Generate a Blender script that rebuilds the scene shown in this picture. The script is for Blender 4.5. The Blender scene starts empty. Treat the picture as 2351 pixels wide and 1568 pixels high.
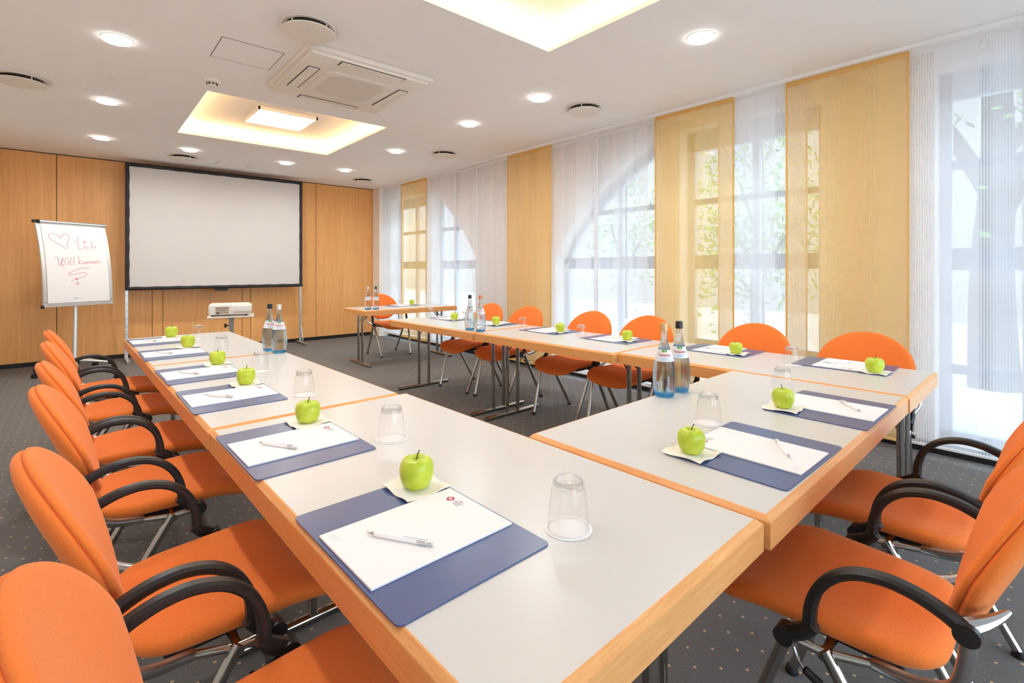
import bpy, bmesh, math, random
from mathutils import Vector, Matrix, Euler
random.seed(7)
PI = math.pi
SC = bpy.context.scene
COL = SC.collection
R = math.radians

# ------------------------------------------------------------------ camera
CAM_H = 1.24
cam_data = bpy.data.cameras.new('camera')
cam_data.sensor_width = 36.0
cam_data.lens = 36.0 * 1131.6 / 2351.0
cam_data.shift_y = -(784.0 - 617.0) / 2351.0
cam_data.clip_start = 0.02
cam = bpy.data.objects.new('camera', cam_data)
cam.location = (0, 0, CAM_H)
cam.rotation_euler = (R(90), 0, R(-41.22))
COL.objects.link(cam)
SC.camera = cam

# ------------------------------------------------------------------ view, sky
SC.view_settings.view_transform = 'Standard'
SC.view_settings.look = 'None'
SC.view_settings.exposure = 0.34
SC.view_settings.gamma = 1.0
SC.view_settings.use_curve_mapping = False
SC.cycles.max_bounces = 24
SC.cycles.diffuse_bounces = 14
SC.cycles.glossy_bounces = 6
SC.cycles.transmission_bounces = 12
SC.cycles.transparent_max_bounces = 24
world = bpy.data.worlds.new('sky')
SC.world = world
world.use_nodes = True
bg = world.node_tree.nodes['Background']
bg.inputs['Color'].default_value = (0.77, 0.96, 1.12, 1)
bg.inputs['Strength'].default_value = 5.4

# light levels of the lamps in the room
DOWNLIGHT = 275.0
RING = 9.0
PANEL = 5.0
LED = 34.0

# ------------------------------------------------------------------ materials
def lin(c):
    def f(v):
        v /= 255.0
        return v / 12.92 if v <= 0.04045 else ((v + 0.055) / 1.055) ** 2.4
    return (f(c[0]), f(c[1]), f(c[2]), 1.0)

class NT:
    def __init__(self, name):
        self.m = bpy.data.materials.new(name)
        self.m.use_nodes = True
        self.t = self.m.node_tree
        self.b = self.t.nodes['Principled BSDF']
        self.out = self.t.nodes['Material Output']
    def n(self, typ, **kw):
        nd = self.t.nodes.new(typ)
        for k, v in kw.items():
            setattr(nd, k, v)
        return nd
    def link(self, a, b):
        self.t.links.new(a, b)
    def math(self, op, a, b=None, c=None):
        nd = self.n('ShaderNodeMath', operation=op)
        for i, v in enumerate((a, b, c)):
            if v is None:
                continue
            if isinstance(v, (int, float)):
                nd.inputs[i].default_value = v
            else:
                self.link(v, nd.inputs[i])
        return nd.outputs[0]
    def coords(self, scale=(1, 1, 1), kind='Object'):
        tc = self.n('ShaderNodeTexCoord')
        mp = self.n('ShaderNodeMapping')
        mp.inputs['Scale'].default_value = scale
        self.link(tc.outputs[kind], mp.inputs['Vector'])
        return mp.outputs['Vector']
    def noise(self, vec, scale, detail=4, rough=0.55):
        nd = self.n('ShaderNodeTexNoise')
        nd.inputs['Scale'].default_value = scale
        nd.inputs['Detail'].default_value = detail
        nd.inputs['Roughness'].default_value = rough
        if vec is not None:
            self.link(vec, nd.inputs['Vector'])
        return nd.outputs['Fac']
    def ramp(self, fac, stops):
        nd = self.n('ShaderNodeValToRGB')
        el = nd.color_ramp.elements
        while len(el) < len(stops):
            el.new(0.5)
        for e, (p, c) in zip(el, stops):
            e.position = p
            e.color = c
        self.link(fac, nd.inputs['Fac'])
        return nd.outputs['Color']
    def mixc(self, fac, a, b):
        nd = self.n('ShaderNodeMix', data_type='RGBA')
        for sock, v in ((nd.inputs[0], fac), (nd.inputs[6], a), (nd.inputs[7], b)):
            if isinstance(v, (int, float)):
                sock.default_value = v
            elif isinstance(v, tuple):
                sock.default_value = v
            else:
                self.link(v, sock)
        return nd.outputs[2]
    def bump(self, height, strength=0.2, dist=0.002):
        nd = self.n('ShaderNodeBump')
        nd.inputs['Strength'].default_value = strength
        nd.inputs['Distance'].default_value = dist
        self.link(height, nd.inputs['Height'])
        self.link(nd.outputs['Normal'], self.b.inputs['Normal'])

def plain(name, rgb, rough=0.5, metal=0.0, spec=0.5, var=0.0, vscale=6.0, coat=0.0):
    k = NT(name)
    k.b.inputs['Roughness'].default_value = rough
    k.b.inputs['Metallic'].default_value = metal
    k.b.inputs['Specular IOR Level'].default_value = spec
    k.b.inputs['Coat Weight'].default_value = coat
    c = lin(rgb)
    if var > 0:
        f = k.noise(k.coords(), vscale)
        lo = tuple(max(0, v * (1 - var)) for v in c[:3]) + (1,)
        hi = tuple(min(1, v * (1 + var)) for v in c[:3]) + (1,)
        k.link(k.ramp(f, [(0.3, lo), (0.7, hi)]), k.b.inputs['Base Color'])
    else:
        k.b.inputs['Base Color'].default_value = c
    return k.m

def wood(name, light, dark, scale, rough=0.4, streak=1.0):
    k = NT(name)
    v = k.coords(scale)
    f1 = k.noise(v, 1.0, 6, 0.6)
    f2 = k.noise(v, 4.0, 3, 0.5)
    f = k.math('ADD', k.math('MULTIPLY', f1, 0.7), k.math('MULTIPLY', f2, 0.3))
    k.link(k.ramp(f, [(0.32, lin(dark)), (0.66, lin(light))]), k.b.inputs['Base Color'])
    k.b.inputs['Roughness'].default_value = rough
    k.b.inputs['Specular IOR Level'].default_value = 0.35
    return k.m

def fabric(name, rgb):
    k = NT(name)
    c = lin(rgb)
    f = k.noise(k.coords(), 420.0, 3, 0.7)
    lo = tuple(v * 0.86 for v in c[:3]) + (1,)
    hi = tuple(min(1, v * 1.1) for v in c[:3]) + (1,)
    k.link(k.ramp(f, [(0.3, lo), (0.7, hi)]), k.b.inputs['Base Color'])
    k.b.inputs['Roughness'].default_value = 0.9
    k.b.inputs['Specular IOR Level'].default_value = 0.2
    k.b.inputs['Sheen Weight'].default_value = 0.25
    k.b.inputs['Sheen Tint'].default_value = (1.0, 0.75, 0.5, 1)
    k.bump(f, 0.25, 0.0015)
    return k.m

def emission(name, rgb, strength):
    k = NT(name)
    e = k.n('ShaderNodeEmission')
    e.inputs['Color'].default_value = (rgb[0], rgb[1], rgb[2], 1)
    e.inputs['Strength'].default_value = strength
    k.link(e.outputs[0], k.out.inputs['Surface'])
    return k.m

def thin_glass(name, tint, gloss=1.0, rough=0.02):
    """thin clear wall: mostly see-through, mirror-like at glancing angles"""
    k = NT(name)
    tr = k.n('ShaderNodeBsdfTransparent')
    tr.inputs['Color'].default_value = tint + (1,)
    gl = k.n('ShaderNodeBsdfGlossy')
    gl.inputs['Roughness'].default_value = rough
    lw = k.n('ShaderNodeLayerWeight')
    lw.inputs['Blend'].default_value = 0.5
    mx = k.n('ShaderNodeMixShader')
    refl = k.math('ADD', 0.04, k.math('MULTIPLY', k.math('POWER', lw.outputs['Facing'], 5.0), 0.75))
    k.link(k.math('MULTIPLY', refl, gloss), mx.inputs[0])
    k.link(tr.outputs[0], mx.inputs[1])
    k.link(gl.outputs[0], mx.inputs[2])
    k.link(mx.outputs[0], k.out.inputs['Surface'])
    return k.m

def solid_glass(name, tint, ior, clear):
    """thick glass or water: refraction with a share that passes straight"""
    k = NT(name)
    tr = k.n('ShaderNodeBsdfTransparent')
    tr.inputs['Color'].default_value = tint + (1,)
    gl = k.n('ShaderNodeBsdfGlass')
    gl.inputs['Color'].default_value = tint + (1,)
    gl.inputs['IOR'].default_value = ior
    gl.inputs['Roughness'].default_value = 0.0
    mx = k.n('ShaderNodeMixShader')
    mx.inputs[0].default_value = clear
    k.link(gl.outputs[0], mx.inputs[1])
    k.link(tr.outputs[0], mx.inputs[2])
    k.link(mx.outputs[0], k.out.inputs['Surface'])
    return k.m

def sheer(name, rgb, cover, stripe_cover, seed):
    """woven panel curtain: dense cloth with bands of open vertical stripes"""
    k = NT(name)
    c = lin(rgb)
    tc = k.n('ShaderNodeTexCoord')
    sep = k.n('ShaderNodeSeparateXYZ')
    k.link(tc.outputs['Object'], sep.inputs[0])
    y = sep.outputs['Y']
    n1 = k.n('ShaderNodeTexNoise', noise_dimensions='1D')
    n1.inputs['Scale'].default_value = 5.0
    n1.inputs['Detail'].default_value = 1.0
    k.link(k.math('ADD', y, seed), n1.inputs['W'])
    band = k.math('SMOOTH_MIN', k.math('MAXIMUM', k.math('MULTIPLY', k.math('SUBTRACT', n1.outputs['Fac'], 0.5), 9.0), 0.0), 1.0, 0.1)
    saw = k.math('ABSOLUTE', k.math('SUBTRACT', k.math('FRACT', k.math('MULTIPLY', y, 72.0)), 0.5))
    line = k.math('GREATER_THAN', saw, 0.27)
    open_ = k.math('MULTIPLY', line, band)
    opac = k.math('SUBTRACT', cover, k.math('MULTIPLY', open_, cover - stripe_cover))
    tr = k.n('ShaderNodeBsdfTransparent')
    df = k.n('ShaderNodeBsdfDiffuse')
    df.inputs['Color'].default_value = c
    tl = k.n('ShaderNodeBsdfTranslucent')
    tl.inputs['Color'].default_value = c
    cl = k.n('ShaderNodeMixShader')
    cl.inputs[0].default_value = 0.36
    k.link(df.outputs[0], cl.inputs[1])
    k.link(tl.outputs[0], cl.inputs[2])
    mx = k.n('ShaderNodeMixShader')
    k.link(opac, mx.inputs[0])
    k.link(tr.outputs[0], mx.inputs[1])
    k.link(cl.outputs[0], mx.inputs[2])
    k.link(mx.outputs[0], k.out.inputs['Surface'])
    return k.m

def carpet():
    k = NT('carpet')
    tc = k.n('ShaderNodeTexCoord')
    sep = k.n('ShaderNodeSeparateXYZ')
    k.link(tc.outputs['Object'], sep.inputs[0])
    x, y = sep.outputs['X'], sep.outputs['Y']
    u = k.math('DIVIDE', k.math('ADD', x, y), 0.112)
    v = k.math('DIVIDE', k.math('SUBTRACT', x, y), 0.112)
    du = k.math('SUBTRACT', k.math('FRACT', k.math('SUBTRACT', u, 0.31)), 0.5)
    dv = k.math('SUBTRACT', k.math('FRACT', k.math('SUBTRACT', v, 0.40)), 0.5)
    dx = k.math('ABSOLUTE', k.math('MULTIPLY', k.math('ADD', du, dv), 0.056))
    dy = k.math('ABSOLUTE', k.math('MULTIPLY', k.math('SUBTRACT', du, dv), 0.056))
    dot = k.math('MULTIPLY', k.math('LESS_THAN', dx, 0.0045), k.math('LESS_THAN', dy, 0.0040))
    vec = k.coords()
    f = k.noise(vec, 260.0, 3, 0.7)
    g = k.noise(vec, 2.2, 3, 0.5)
    base = k.ramp(f, [(0.25, lin((84, 81, 79))), (0.75, lin((138, 134, 131)))])
    base = k.mixc(k.math('MULTIPLY', g, 0.3), base, lin((110, 106, 103)))
    k.link(k.mixc(dot, base, lin((216, 182, 136))), k.b.inputs['Base Color'])
    k.b.inputs['Roughness'].default_value = 0.95
    k.b.inputs['Specular IOR Level'].default_value = 0.1
    k.bump(f, 0.4, 0.003)
    return k.m

def perforated():
    k = NT('perforated_board')
    tc = k.n('ShaderNodeTexCoord')
    sep = k.n('ShaderNodeSeparateXYZ')
    k.link(tc.outputs['Object'], sep.inputs[0])
    dx = k.math('SUBTRACT', k.math('FRACT', k.math('DIVIDE', sep.outputs['X'], 0.021)), 0.5)
    dy = k.math('SUBTRACT', k.math('FRACT', k.math('DIVIDE', sep.outputs['Y'], 0.021)), 0.5)
    r2 = k.math('ADD', k.math('MULTIPLY', dx, dx), k.math('MULTIPLY', dy, dy))
    hole = k.math('LESS_THAN', r2, 0.050)
    k.link(k.mixc(hole, lin((246, 242, 236)), lin((196, 176, 150))), k.b.inputs['Base Color'])
    k.b.inputs['Roughness'].default_value = 0.8
    return k.m

def apple_skin():
    k = NT('apple_skin')
    vec = k.coords()
    f = k.noise(vec, 26.0, 5, 0.6)
    g = k.noise(vec, 240.0, 2, 0.5)
    c = k.ramp(f, [(0.3, lin((168, 190, 36))), (0.55, lin((192, 206, 58))), (0.8, lin((216, 220, 110)))])
    sp = k.math('GREATER_THAN', g, 0.68)
    k.link(k.mixc(k.math('MULTIPLY', sp, 0.4), c, lin((222, 228, 140))), k.b.inputs['Base Color'])
    k.b.inputs['Roughness'].default_value = 0.32
    k.b.inputs['Subsurface Weight'].default_value = 0.08
    k.b.inputs['Subsurface Radius'].default_value = (0.02, 0.02, 0.005)
    return k.m

M = {
    'white_paint': plain('white_paint', (246, 243, 240), 0.85, spec=0.2, var=0.008),
    'wall_paint': plain('wall_paint', (240, 233, 224), 0.85, spec=0.2, var=0.02),
    'facade_paint': plain('facade_paint', (150, 148, 142), 0.9, spec=0.1, var=0.04),
    'panel_wood': wood('panel_wood', (238, 180, 114), (220, 158, 92), (34, 34, 0.9), 0.38),
    'edge_wood': wood('edge_wood', (234, 172, 108), (218, 150, 86), (5, 5, 120), 0.36),
    'laminate': plain('laminate', (208, 206, 203), 0.28, spec=0.45, var=0.008),
    'chrome': plain('chrome', (178, 172, 166), 0.07, metal=1.0),
    'steel': plain('steel', (186, 186, 186), 0.32, metal=1.0),
    'aluminium': plain('aluminium', (215, 217, 218), 0.38, metal=0.85),
    'grey_metal': plain('grey_metal', (150, 148, 146), 0.45, metal=0.4),
    'black_plastic': plain('black_plastic', (32, 27, 25), 0.42, spec=0.5, var=0.05, vscale=200),
    'black': plain('black', (18, 16, 16), 0.5),
    'dark_gap': plain('dark_gap', (40, 30, 24), 0.8),
    'orange': fabric('orange_fabric', (237, 123, 52)),
    'blue_pad': plain('blue_pad', (74, 90, 134), 0.30, spec=0.7, var=0.03, vscale=40),
    'paper': plain('paper', (240, 236, 236), 0.7, spec=0.2),
    'napkin': plain('napkin', (242, 236, 228), 0.9, spec=0.1),
    'pen_white': plain('pen_white', (246, 243, 244), 0.35),
    'logo_red': plain('logo_red', (168, 38, 50), 0.6),
    'logo_pale': plain('logo_pale', (232, 190, 200), 0.6),
    'print_grey': plain('print_grey', (120, 108, 116), 0.7),
    'print_light': plain('print_light', (206, 200, 206), 0.7),
    'marker_red': plain('marker_red', (202, 70, 76), 0.7),
    'print_blue': plain('print_blue', (150, 165, 205), 0.7),
    'label_paper': plain('label_paper', (224, 226, 232), 0.5),
    'label_red': plain('label_red', (196, 52, 38), 0.5),
    'label_green': plain('label_green', (70, 140, 40), 0.5),
    'label_yellow': plain('label_yellow', (232, 208, 40), 0.5),
    'label_blue': plain('label_blue', (120, 160, 196), 0.5),
    'cap_gold': plain('cap_gold', (206, 172, 124), 0.4, metal=0.4),
    'cap_black': plain('cap_black', (36, 32, 34), 0.4),
    'cap_copper': plain('cap_copper', (206, 128, 92), 0.4, metal=0.3),
    'cap_silver': plain('cap_silver', (214, 208, 202), 0.35, metal=0.6),
    'screen_white': plain('screen_white', (212, 207, 204), 0.75, spec=0.2),
    'screen_border': plain('screen_border', (44, 38, 42), 0.7, var=0.1, vscale=12),
    'projector_white': plain('projector_white', (232, 226, 218), 0.4),
    'port_panel': plain('port_panel', (196, 178, 156), 0.5),
    'stem': plain('stem', (96, 78, 40), 0.8),
    'tumbler': thin_glass('tumbler_glass', (0.985, 0.985, 0.985), 1.1),
    'thick_glass': solid_glass('thick_glass', (0.99, 0.99, 0.99), 1.3, 0.45),
    'bottle': solid_glass('bottle_glass', (0.87, 0.955, 1.0), 1.33, 0.42),
    'bottle_base': solid_glass('bottle_base_glass', (0.42, 0.74, 0.96), 1.33, 0.3),
    'pane': thin_glass('window_glass', (0.97, 0.985, 1.0), 0.8),
    'frame_paint': plain('frame_paint', (176, 186, 200), 0.5),
    'frame_grey': plain('frame_grey', (70, 84, 108), 0.5),
    'bark': plain('bark', (62, 54, 50), 0.95, var=0.25, vscale=9),
    'leaf': plain('leaf', (84, 116, 46), 0.7, var=0.3, vscale=3),
    'paving': plain('paving', (190, 188, 184), 0.9, var=0.08, vscale=2),
    'pane_dark': plain('pane_dark', (120, 130, 140), 0.2),
    'grille': plain('grille', (220, 210, 198), 0.7),
    'ac_white': plain('ac_white', (232, 224, 212), 0.5),
    'lit_disc': emission('lit_disc', (0.97, 1.0, 0.97), DOWNLIGHT),
    'lit_ring': emission('lit_ring', (1.0, 0.98, 0.95), RING),
    'lit_panel': emission('lit_panel', (1.0, 0.96, 0.90), PANEL),
    'lit_led': emission('lit_led', (1.0, 0.62, 0.28), LED),
    'carpet': carpet(),
    'perforated': perforated(),
    'apple': apple_skin(),
}
CURT = {
    'white': [sheer('white_sheer_%d' % i, (238, 239, 244), 0.77, 0.36, 3.1 * i) for i in range(3)],
    'yellow': [sheer('yellow_sheer_%d' % i, (240, 206, 142), 0.74, 0.58, 5.3 * i + 1) for i in range(2)],
}

# ------------------------------------------------------------------ mesh helpers
class MB:
    def __init__(self):
        self.bm = bmesh.new()
    def faces(self, vs, fs):
        bv = [self.bm.verts.new(v) for v in vs]
        for f in fs:
            try:
                self.bm.faces.new([bv[i] for i in f])
            except ValueError:
                pass
        return bv
    def box(self, x0, x1, y0, y1, z0, z1, bev=0.0, seg=2):
        t = bmesh.new()
        bmesh.ops.create_cube(t, size=1.0)
        for v in t.verts:
            v.co = Vector((x0 + (v.co.x + 0.5) * (x1 - x0), y0 + (v.co.y + 0.5) * (y1 - y0), z0 + (v.co.z + 0.5) * (z1 - z0)))
        if bev > 0:
            bmesh.ops.bevel(t, geom=t.edges[:], offset=bev, segments=seg, profile=0.5, affect='EDGES')
        self.merge(t)
        return self
    def merge(self, t, mat=None):
        mp = {}
        for v in t.verts:
            mp[v] = self.bm.verts.new(mat @ v.co if mat else v.co)
        for f in t.faces:
            self.bm.faces.new([mp[v] for v in f.verts])
        t.free()
    def prism(self, poly, axis, a, b):
        """poly in the other two axes, extruded along axis from a to b"""
        def P(p, c):
            return {'x': (c, p[0], p[1]), 'y': (p[0], c, p[1]), 'z': (p[0], p[1], c)}[axis]
        n = len(poly)
        vs = [P(p, a) for p in poly] + [P(p, b) for p in poly]
        fs = [list(range(n)), list(range(2 * n - 1, n - 1, -1))]
        for i in range(n):
            j = (i + 1) % n
            fs.append([i, i + n, j + n, j])
        self.faces(vs, fs)
        return self
    def lathe(self, prof, seg=32, c=(0, 0, 0)):
        """profile of (r, z) round z"""
        rings = []
        for r, z in prof:
            if r < 1e-6:
                rings.append([self.bm.verts.new((c[0], c[1], c[2] + z))])
            else:
                rings.append([self.bm.verts.new((c[0] + r * math.cos(2 * PI * i / seg), c[1] + r * math.sin(2 * PI * i / seg), c[2] + z)) for i in range(seg)])
        for a, b in zip(rings, rings[1:]):
            for i in range(seg):
                j = (i + 1) % seg
                q = [a[i % len(a)], a[j % len(a)], b[j % len(b)], b[i % len(b)]]
                u = []
                for v in q:
                    if v not in u:
                        u.append(v)
                if len(u) > 2:
                    self.bm.faces.new(u)
        return self
    def tube(self, pts, r, seg=12, cap=True):
        pts = [Vector(p) for p in pts]
        n = len(pts)
        rr = r if isinstance(r, (list, tuple)) else [r] * n
        up = None
        rings = []
        for i, p in enumerate(pts):
            d = (pts[min(i + 1, n - 1)] - pts[max(i - 1, 0)]).normalized()
            if up is None:
                up = Vector((0, 0, 1)) if abs(d.z) < 0.9 else Vector((1, 0, 0))
            s = d.cross(up).normalized()
            up = s.cross(d).normalized()
            rings.append([self.bm.verts.new(p + (s * math.cos(2 * PI * k / seg) + up * math.sin(2 * PI * k / seg)) * rr[i]) for k in range(seg)])
        for a, b in zip(rings, rings[1:]):
            for k in range(seg):
                j = (k + 1) % seg
                self.bm.faces.new([a[k], a[j], b[j], b[k]])
        if cap:
            self.bm.faces.new(rings[0][::-1])
            self.bm.faces.new(rings[-1])
        return self
    def band(self, pts, w, th, x):
        """flat band whose centre line runs in the (y, z) plane at the given x"""
        n = len(pts)
        rings = []
        for i, p in enumerate(pts):
            a, b = pts[max(i - 1, 0)], pts[min(i + 1, n - 1)]
            d = Vector((0, b[0] - a[0], b[1] - a[1])).normalized()
            nn = Vector((0, -d.z, d.y))
            t = th[i] if isinstance(th, list) else th
            c = min(t, w) * 0.28
            ring = []
            for sx, sn in ((-w + 2 * c, -t), (w - 2 * c, -t), (w, -t + 2 * c), (w, t - 2 * c), (w - 2 * c, t), (-w + 2 * c, t), (-w, t - 2 * c), (-w, -t + 2 * c)):
                ring.append(self.bm.verts.new(Vector((x + sx / 2, p[0], p[1])) + nn * sn / 2))
            rings.append(ring)
        for a, b in zip(rings, rings[1:]):
            for k in range(8):
                j = (k + 1) % 8
                self.bm.faces.new([a[k], a[j], b[j], b[k]])
        self.bm.faces.new(rings[0][::-1])
        self.bm.faces.new(rings[-1])
        return self
    def rings(self, rows):
        """closed skin over a list of rings of points; first and last are single points"""
        vr = [[self.bm.verts.new(p) for p in row] for row in rows]
        for a, b in zip(vr, vr[1:]):
            n = max(len(a), len(b))
            for k in range(n):
                j = (k + 1) % n
                q = []
                for v in (a[k % len(a)], a[j % len(a)], b[j % len(b)], b[k % len(b)]):
                    if v not in q:
                        q.append(v)
                if len(q) > 2:
                    self.bm.faces.new(q)
        return self
    def build(self, name, m, parent=None, smooth=True, angle=40, loc=None, rot=None):
        bmesh.ops.recalc_face_normals(self.bm, faces=self.bm.faces[:])
        me = bpy.data.meshes.new(name)
        self.bm.to_mesh(me)
        self.bm.free()
        me.materials.append(m)
        if smooth:
            me.shade_smooth()
            me.set_sharp_from_angle(angle=R(angle))
        o = bpy.data.objects.new(name, me)
        COL.objects.link(o)
        if parent is not None:
            o.parent = parent
        if loc is not None:
            o.location = loc
        if rot is not None:
            o.rotation_euler = rot
        return o

def empty(name, loc=(0, 0, 0), rz=0.0):
    o = bpy.data.objects.new(name, None)
    COL.objects.link(o)
    o.empty_display_size = 0.1
    o.location = loc
    o.rotation_euler = (0, 0, rz)
    return o

def tag(o, label, cat, group=None, kind=None):
    o['label'] = label
    o['category'] = cat
    if group:
        o['group'] = group
    if kind:
        o['kind'] = kind
    return o

def structure(o):
    o['kind'] = 'structure'
    return o

def copy_tree(o, parent=None):
    c = o.copy()
    COL.objects.link(c)
    if parent is not None:
        c.parent = parent
    for ch in list(o.children):
        copy_tree(ch, c)
    return c

def text_mesh(body, size, spacing=1.0, shear=0.0, bold=0.0):
    cu = bpy.data.curves.new('lettering', 'FONT')
    cu.body = body
    cu.size = size
    cu.space_character = spacing
    cu.shear = shear
    cu.offset = bold
    cu.align_x = 'CENTER'
    cu.align_y = 'CENTER'
    cu.resolution_u = 3
    ob = bpy.data.objects.new('lettering', cu)
    COL.objects.link(ob)
    dg = bpy.context.evaluated_depsgraph_get()
    me = bpy.data.meshes.new_from_object(ob.evaluated_get(dg))
    bpy.data.objects.remove(ob)
    bpy.data.curves.remove(cu)
    vs = [tuple(v.co) for v in me.vertices]
    fs = [tuple(p.vertices) for p in me.polygons]
    bpy.data.meshes.remove(me)
    return vs, fs

def smooth_path(pts, n=6):
    """Catmull-Rom through the points"""
    pts = [Vector(p) for p in pts]
    out = []
    for i in range(len(pts) - 1):
        p0, p1, p2, p3 = pts[max(i - 1, 0)], pts[i], pts[i + 1], pts[min(i + 2, len(pts) - 1)]
        for k in range(n):
            t = k / n
            out.append(0.5 * (2 * p1 + (p2 - p0) * t + (2 * p0 - 5 * p1 + 4 * p2 - p3) * t * t + (3 * p1 - p0 - 3 * p2 + p3) * t ** 3))
    out.append(pts[-1])
    return out

# ------------------------------------------------------------------ room shell
X0, X1, Y0, Y1, HC = -1.05, 4.33, -3.0, 8.70, 2.73
COVES = [(0.80, 2.435, 4.785, 6.46), (0.80, 2.42, 0.71, 2.38)]

o = MB().box(X0 - 0.1, X1 + 0.3, Y0 - 0.1, Y1 + 0.1, -0.08, 0.0).build('floor', M['carpet'], smooth=False)
structure(o)

m = MB()
xs = sorted({X0 - 0.1, X1 + 0.3, 0.80, 2.42, 2.435})
ys = sorted({Y0 - 0.1, Y1 + 0.1, 0.71, 2.38, 4.785, 6.46})
for a, b in zip(xs, xs[1:]):
    for c, d in zip(ys, ys[1:]):
        cx, cy = (a + b) / 2, (c + d) / 2
        if any(q[0] < cx < q[1] and q[2] < cy < q[3] for q in COVES):
            continue
        m.faces([(a, c, HC), (a, d, HC), (b, d, HC), (b, c, HC)], [(0, 1, 2, 3)])
ceiling = structure(m.build('ceiling', M['white_paint'], smooth=False))
o = MB().box(X0 - 0.2, X1 + 0.4, Y0 - 0.2, Y1 + 0.2, HC + 0.30, HC + 0.36).build('slab', M['white_paint'], ceiling, smooth=False)

def frame_ring(m, a, za, b, zb):
    """band of four quads from rectangle a at za to rectangle b at zb"""
    pa = [(a[0], a[2], za), (a[1], a[2], za), (a[1], a[3], za), (a[0], a[3], za)]
    pb = [(b[0], b[2], zb), (b[1], b[2], zb), (b[1], b[3], zb), (b[0], b[3], zb)]
    m.faces(pa + pb, [(i, (i + 1) % 4, 4 + (i + 1) % 4, 4 + i) for i in range(4)])

def grow(q, d):
    return (q[0] - d, q[1] + d, q[2] - d, q[3] + d)

for q in COVES:
    m = MB()
    frame_ring(m, q, HC, q, HC + 0.028)
    frame_ring(m, q, HC + 0.028, grow(q, 0.10), HC + 0.028)
    frame_ring(m, grow(q, 0.10), HC + 0.028, grow(q, 0.10), HC + 0.10)
    frame_ring(m, grow(q, 0.10), HC + 0.10, grow(q, -0.06), HC + 0.15)
    m.build('recess', M['white_paint'], ceiling, smooth=False)
    i = grow(q, -0.06)
    MB().box(i[0], i[1], i[2], i[3], HC + 0.15, HC + 0.165).build('perforated_panel', M['perforated'], ceiling, smooth=False)
    e = grow(q, 0.07)
    for a, b, c, d in ((e[0], e[1], e[2], e[2] + 0.015), (e[0], e[1], e[3] - 0.015, e[3]), (e[0], e[0] + 0.015, e[2], e[3]), (e[1] - 0.015, e[1], e[2], e[3])):
        MB().box(a, b, c, d, HC + 0.032, HC + 0.040).build('light_strip', M['lit_led'], ceiling, smooth=False)

# back wall of wooden panels
wall_back = structure(MB().box(X0 - 0.1, X1, Y1 + 0.012, Y1 + 0.1, 0, HC).build('wall_back', M['dark_gap'], smooth=False))
SEAMS = [X0 - 0.05, -0.23, 0.775, 0.90, 1.93, 2.05, 3.085, 4.125, 4.185]
for a, b in zip(SEAMS, SEAMS[1:]):
    MB().box(a + 0.003, b - 0.003, Y1 - 0.008, Y1 + 0.012, 0.058, HC - 0.012, 0.0015, 1).build('panel', M['panel_wood'], wall_back, smooth=False)
structure(MB().box(X0, 4.185, Y1 + 0.002, Y1 + 0.012, 0, 0.058).build('baseboard_back', M['black'], smooth=False))
structure(MB().box(X0 - 0.1, X0, Y0 - 0.1, Y1 + 0.1, 0, HC).build('wall_left', M['wall_paint'], smooth=False))
m = MB()
for a, b, c, d in ((X0 - 0.1, -0.55, 0, HC), (1.65, 1.95, 0, HC), (4.15, X1 + 0.3, 0, HC), (-0.55, 1.65, 0, 0.10), (-0.55, 1.65, 2.60, HC), (1.95, 4.15, 0, 0.10), (1.95, 4.15, 2.60, HC)):
    m.box(a, b, Y0 - 0.12, Y0, c, d)
structure(m.build('wall_front', M['wall_paint'], smooth=False))  # both openings are added to brighten the room with daylight

# window wall with rectangular and half-arched openings
XI, XO = X1, X1 + 0.30
ARCH_B = [(5.75, 1.42), (6.02, 1.77), (6.24, 2.00), (6.49, 2.20), (6.72, 2.38), (6.95, 2.50)]
ARCH_C = [(4.14, 1.36), (3.90, 1.72), (3.68, 1.95), (3.44, 2.15), (3.10, 2.38), (2.77, 2.58)]
m = MB()
for a, b in ((8.35, Y1 + 0.1), (6.95, 7.10), (4.14, 5.75), (2.50, 2.77), (0.62, 1.30), (-1.60, -1.25), (Y0 - 0.1, -2.85)):
    m.box(XI, XO, a, b, 0, HC)
for a, b, z in ((7.10, 8.35, 2.50), (1.30, 2.50, 2.56), (-1.25, 0.62, 2.58), (-2.85, -1.60, 2.58)):  # the last opening is added behind the camera for extra daylight
    m.box(XI, XO, a, b, z, HC)
for a, b in ((7.10, 8.35), (5.75, 6.95), (2.77, 4.14), (1.30, 2.50), (-1.25, 0.62), (-2.85, -1.60)):
    m.box(XI, XO, a, b, 0, 0.06)
m.prism(ARCH_B + [(6.95, HC), (5.75, HC)], 'x', XI, XO)
m.prism(ARCH_C + [(2.77, HC), (4.14, HC)], 'x', XI, XO)
m.box(4.135, XI, 8.42, Y1 - 0.008, 0, HC)
wall_right = structure(m.build('wall_right', M['wall_paint'], smooth=False))
structure(MB().box(XI - 0.015, XI, Y0, 8.42, 0, 0.075).build('baseboard_right', M['black'], smooth=False))

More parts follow.
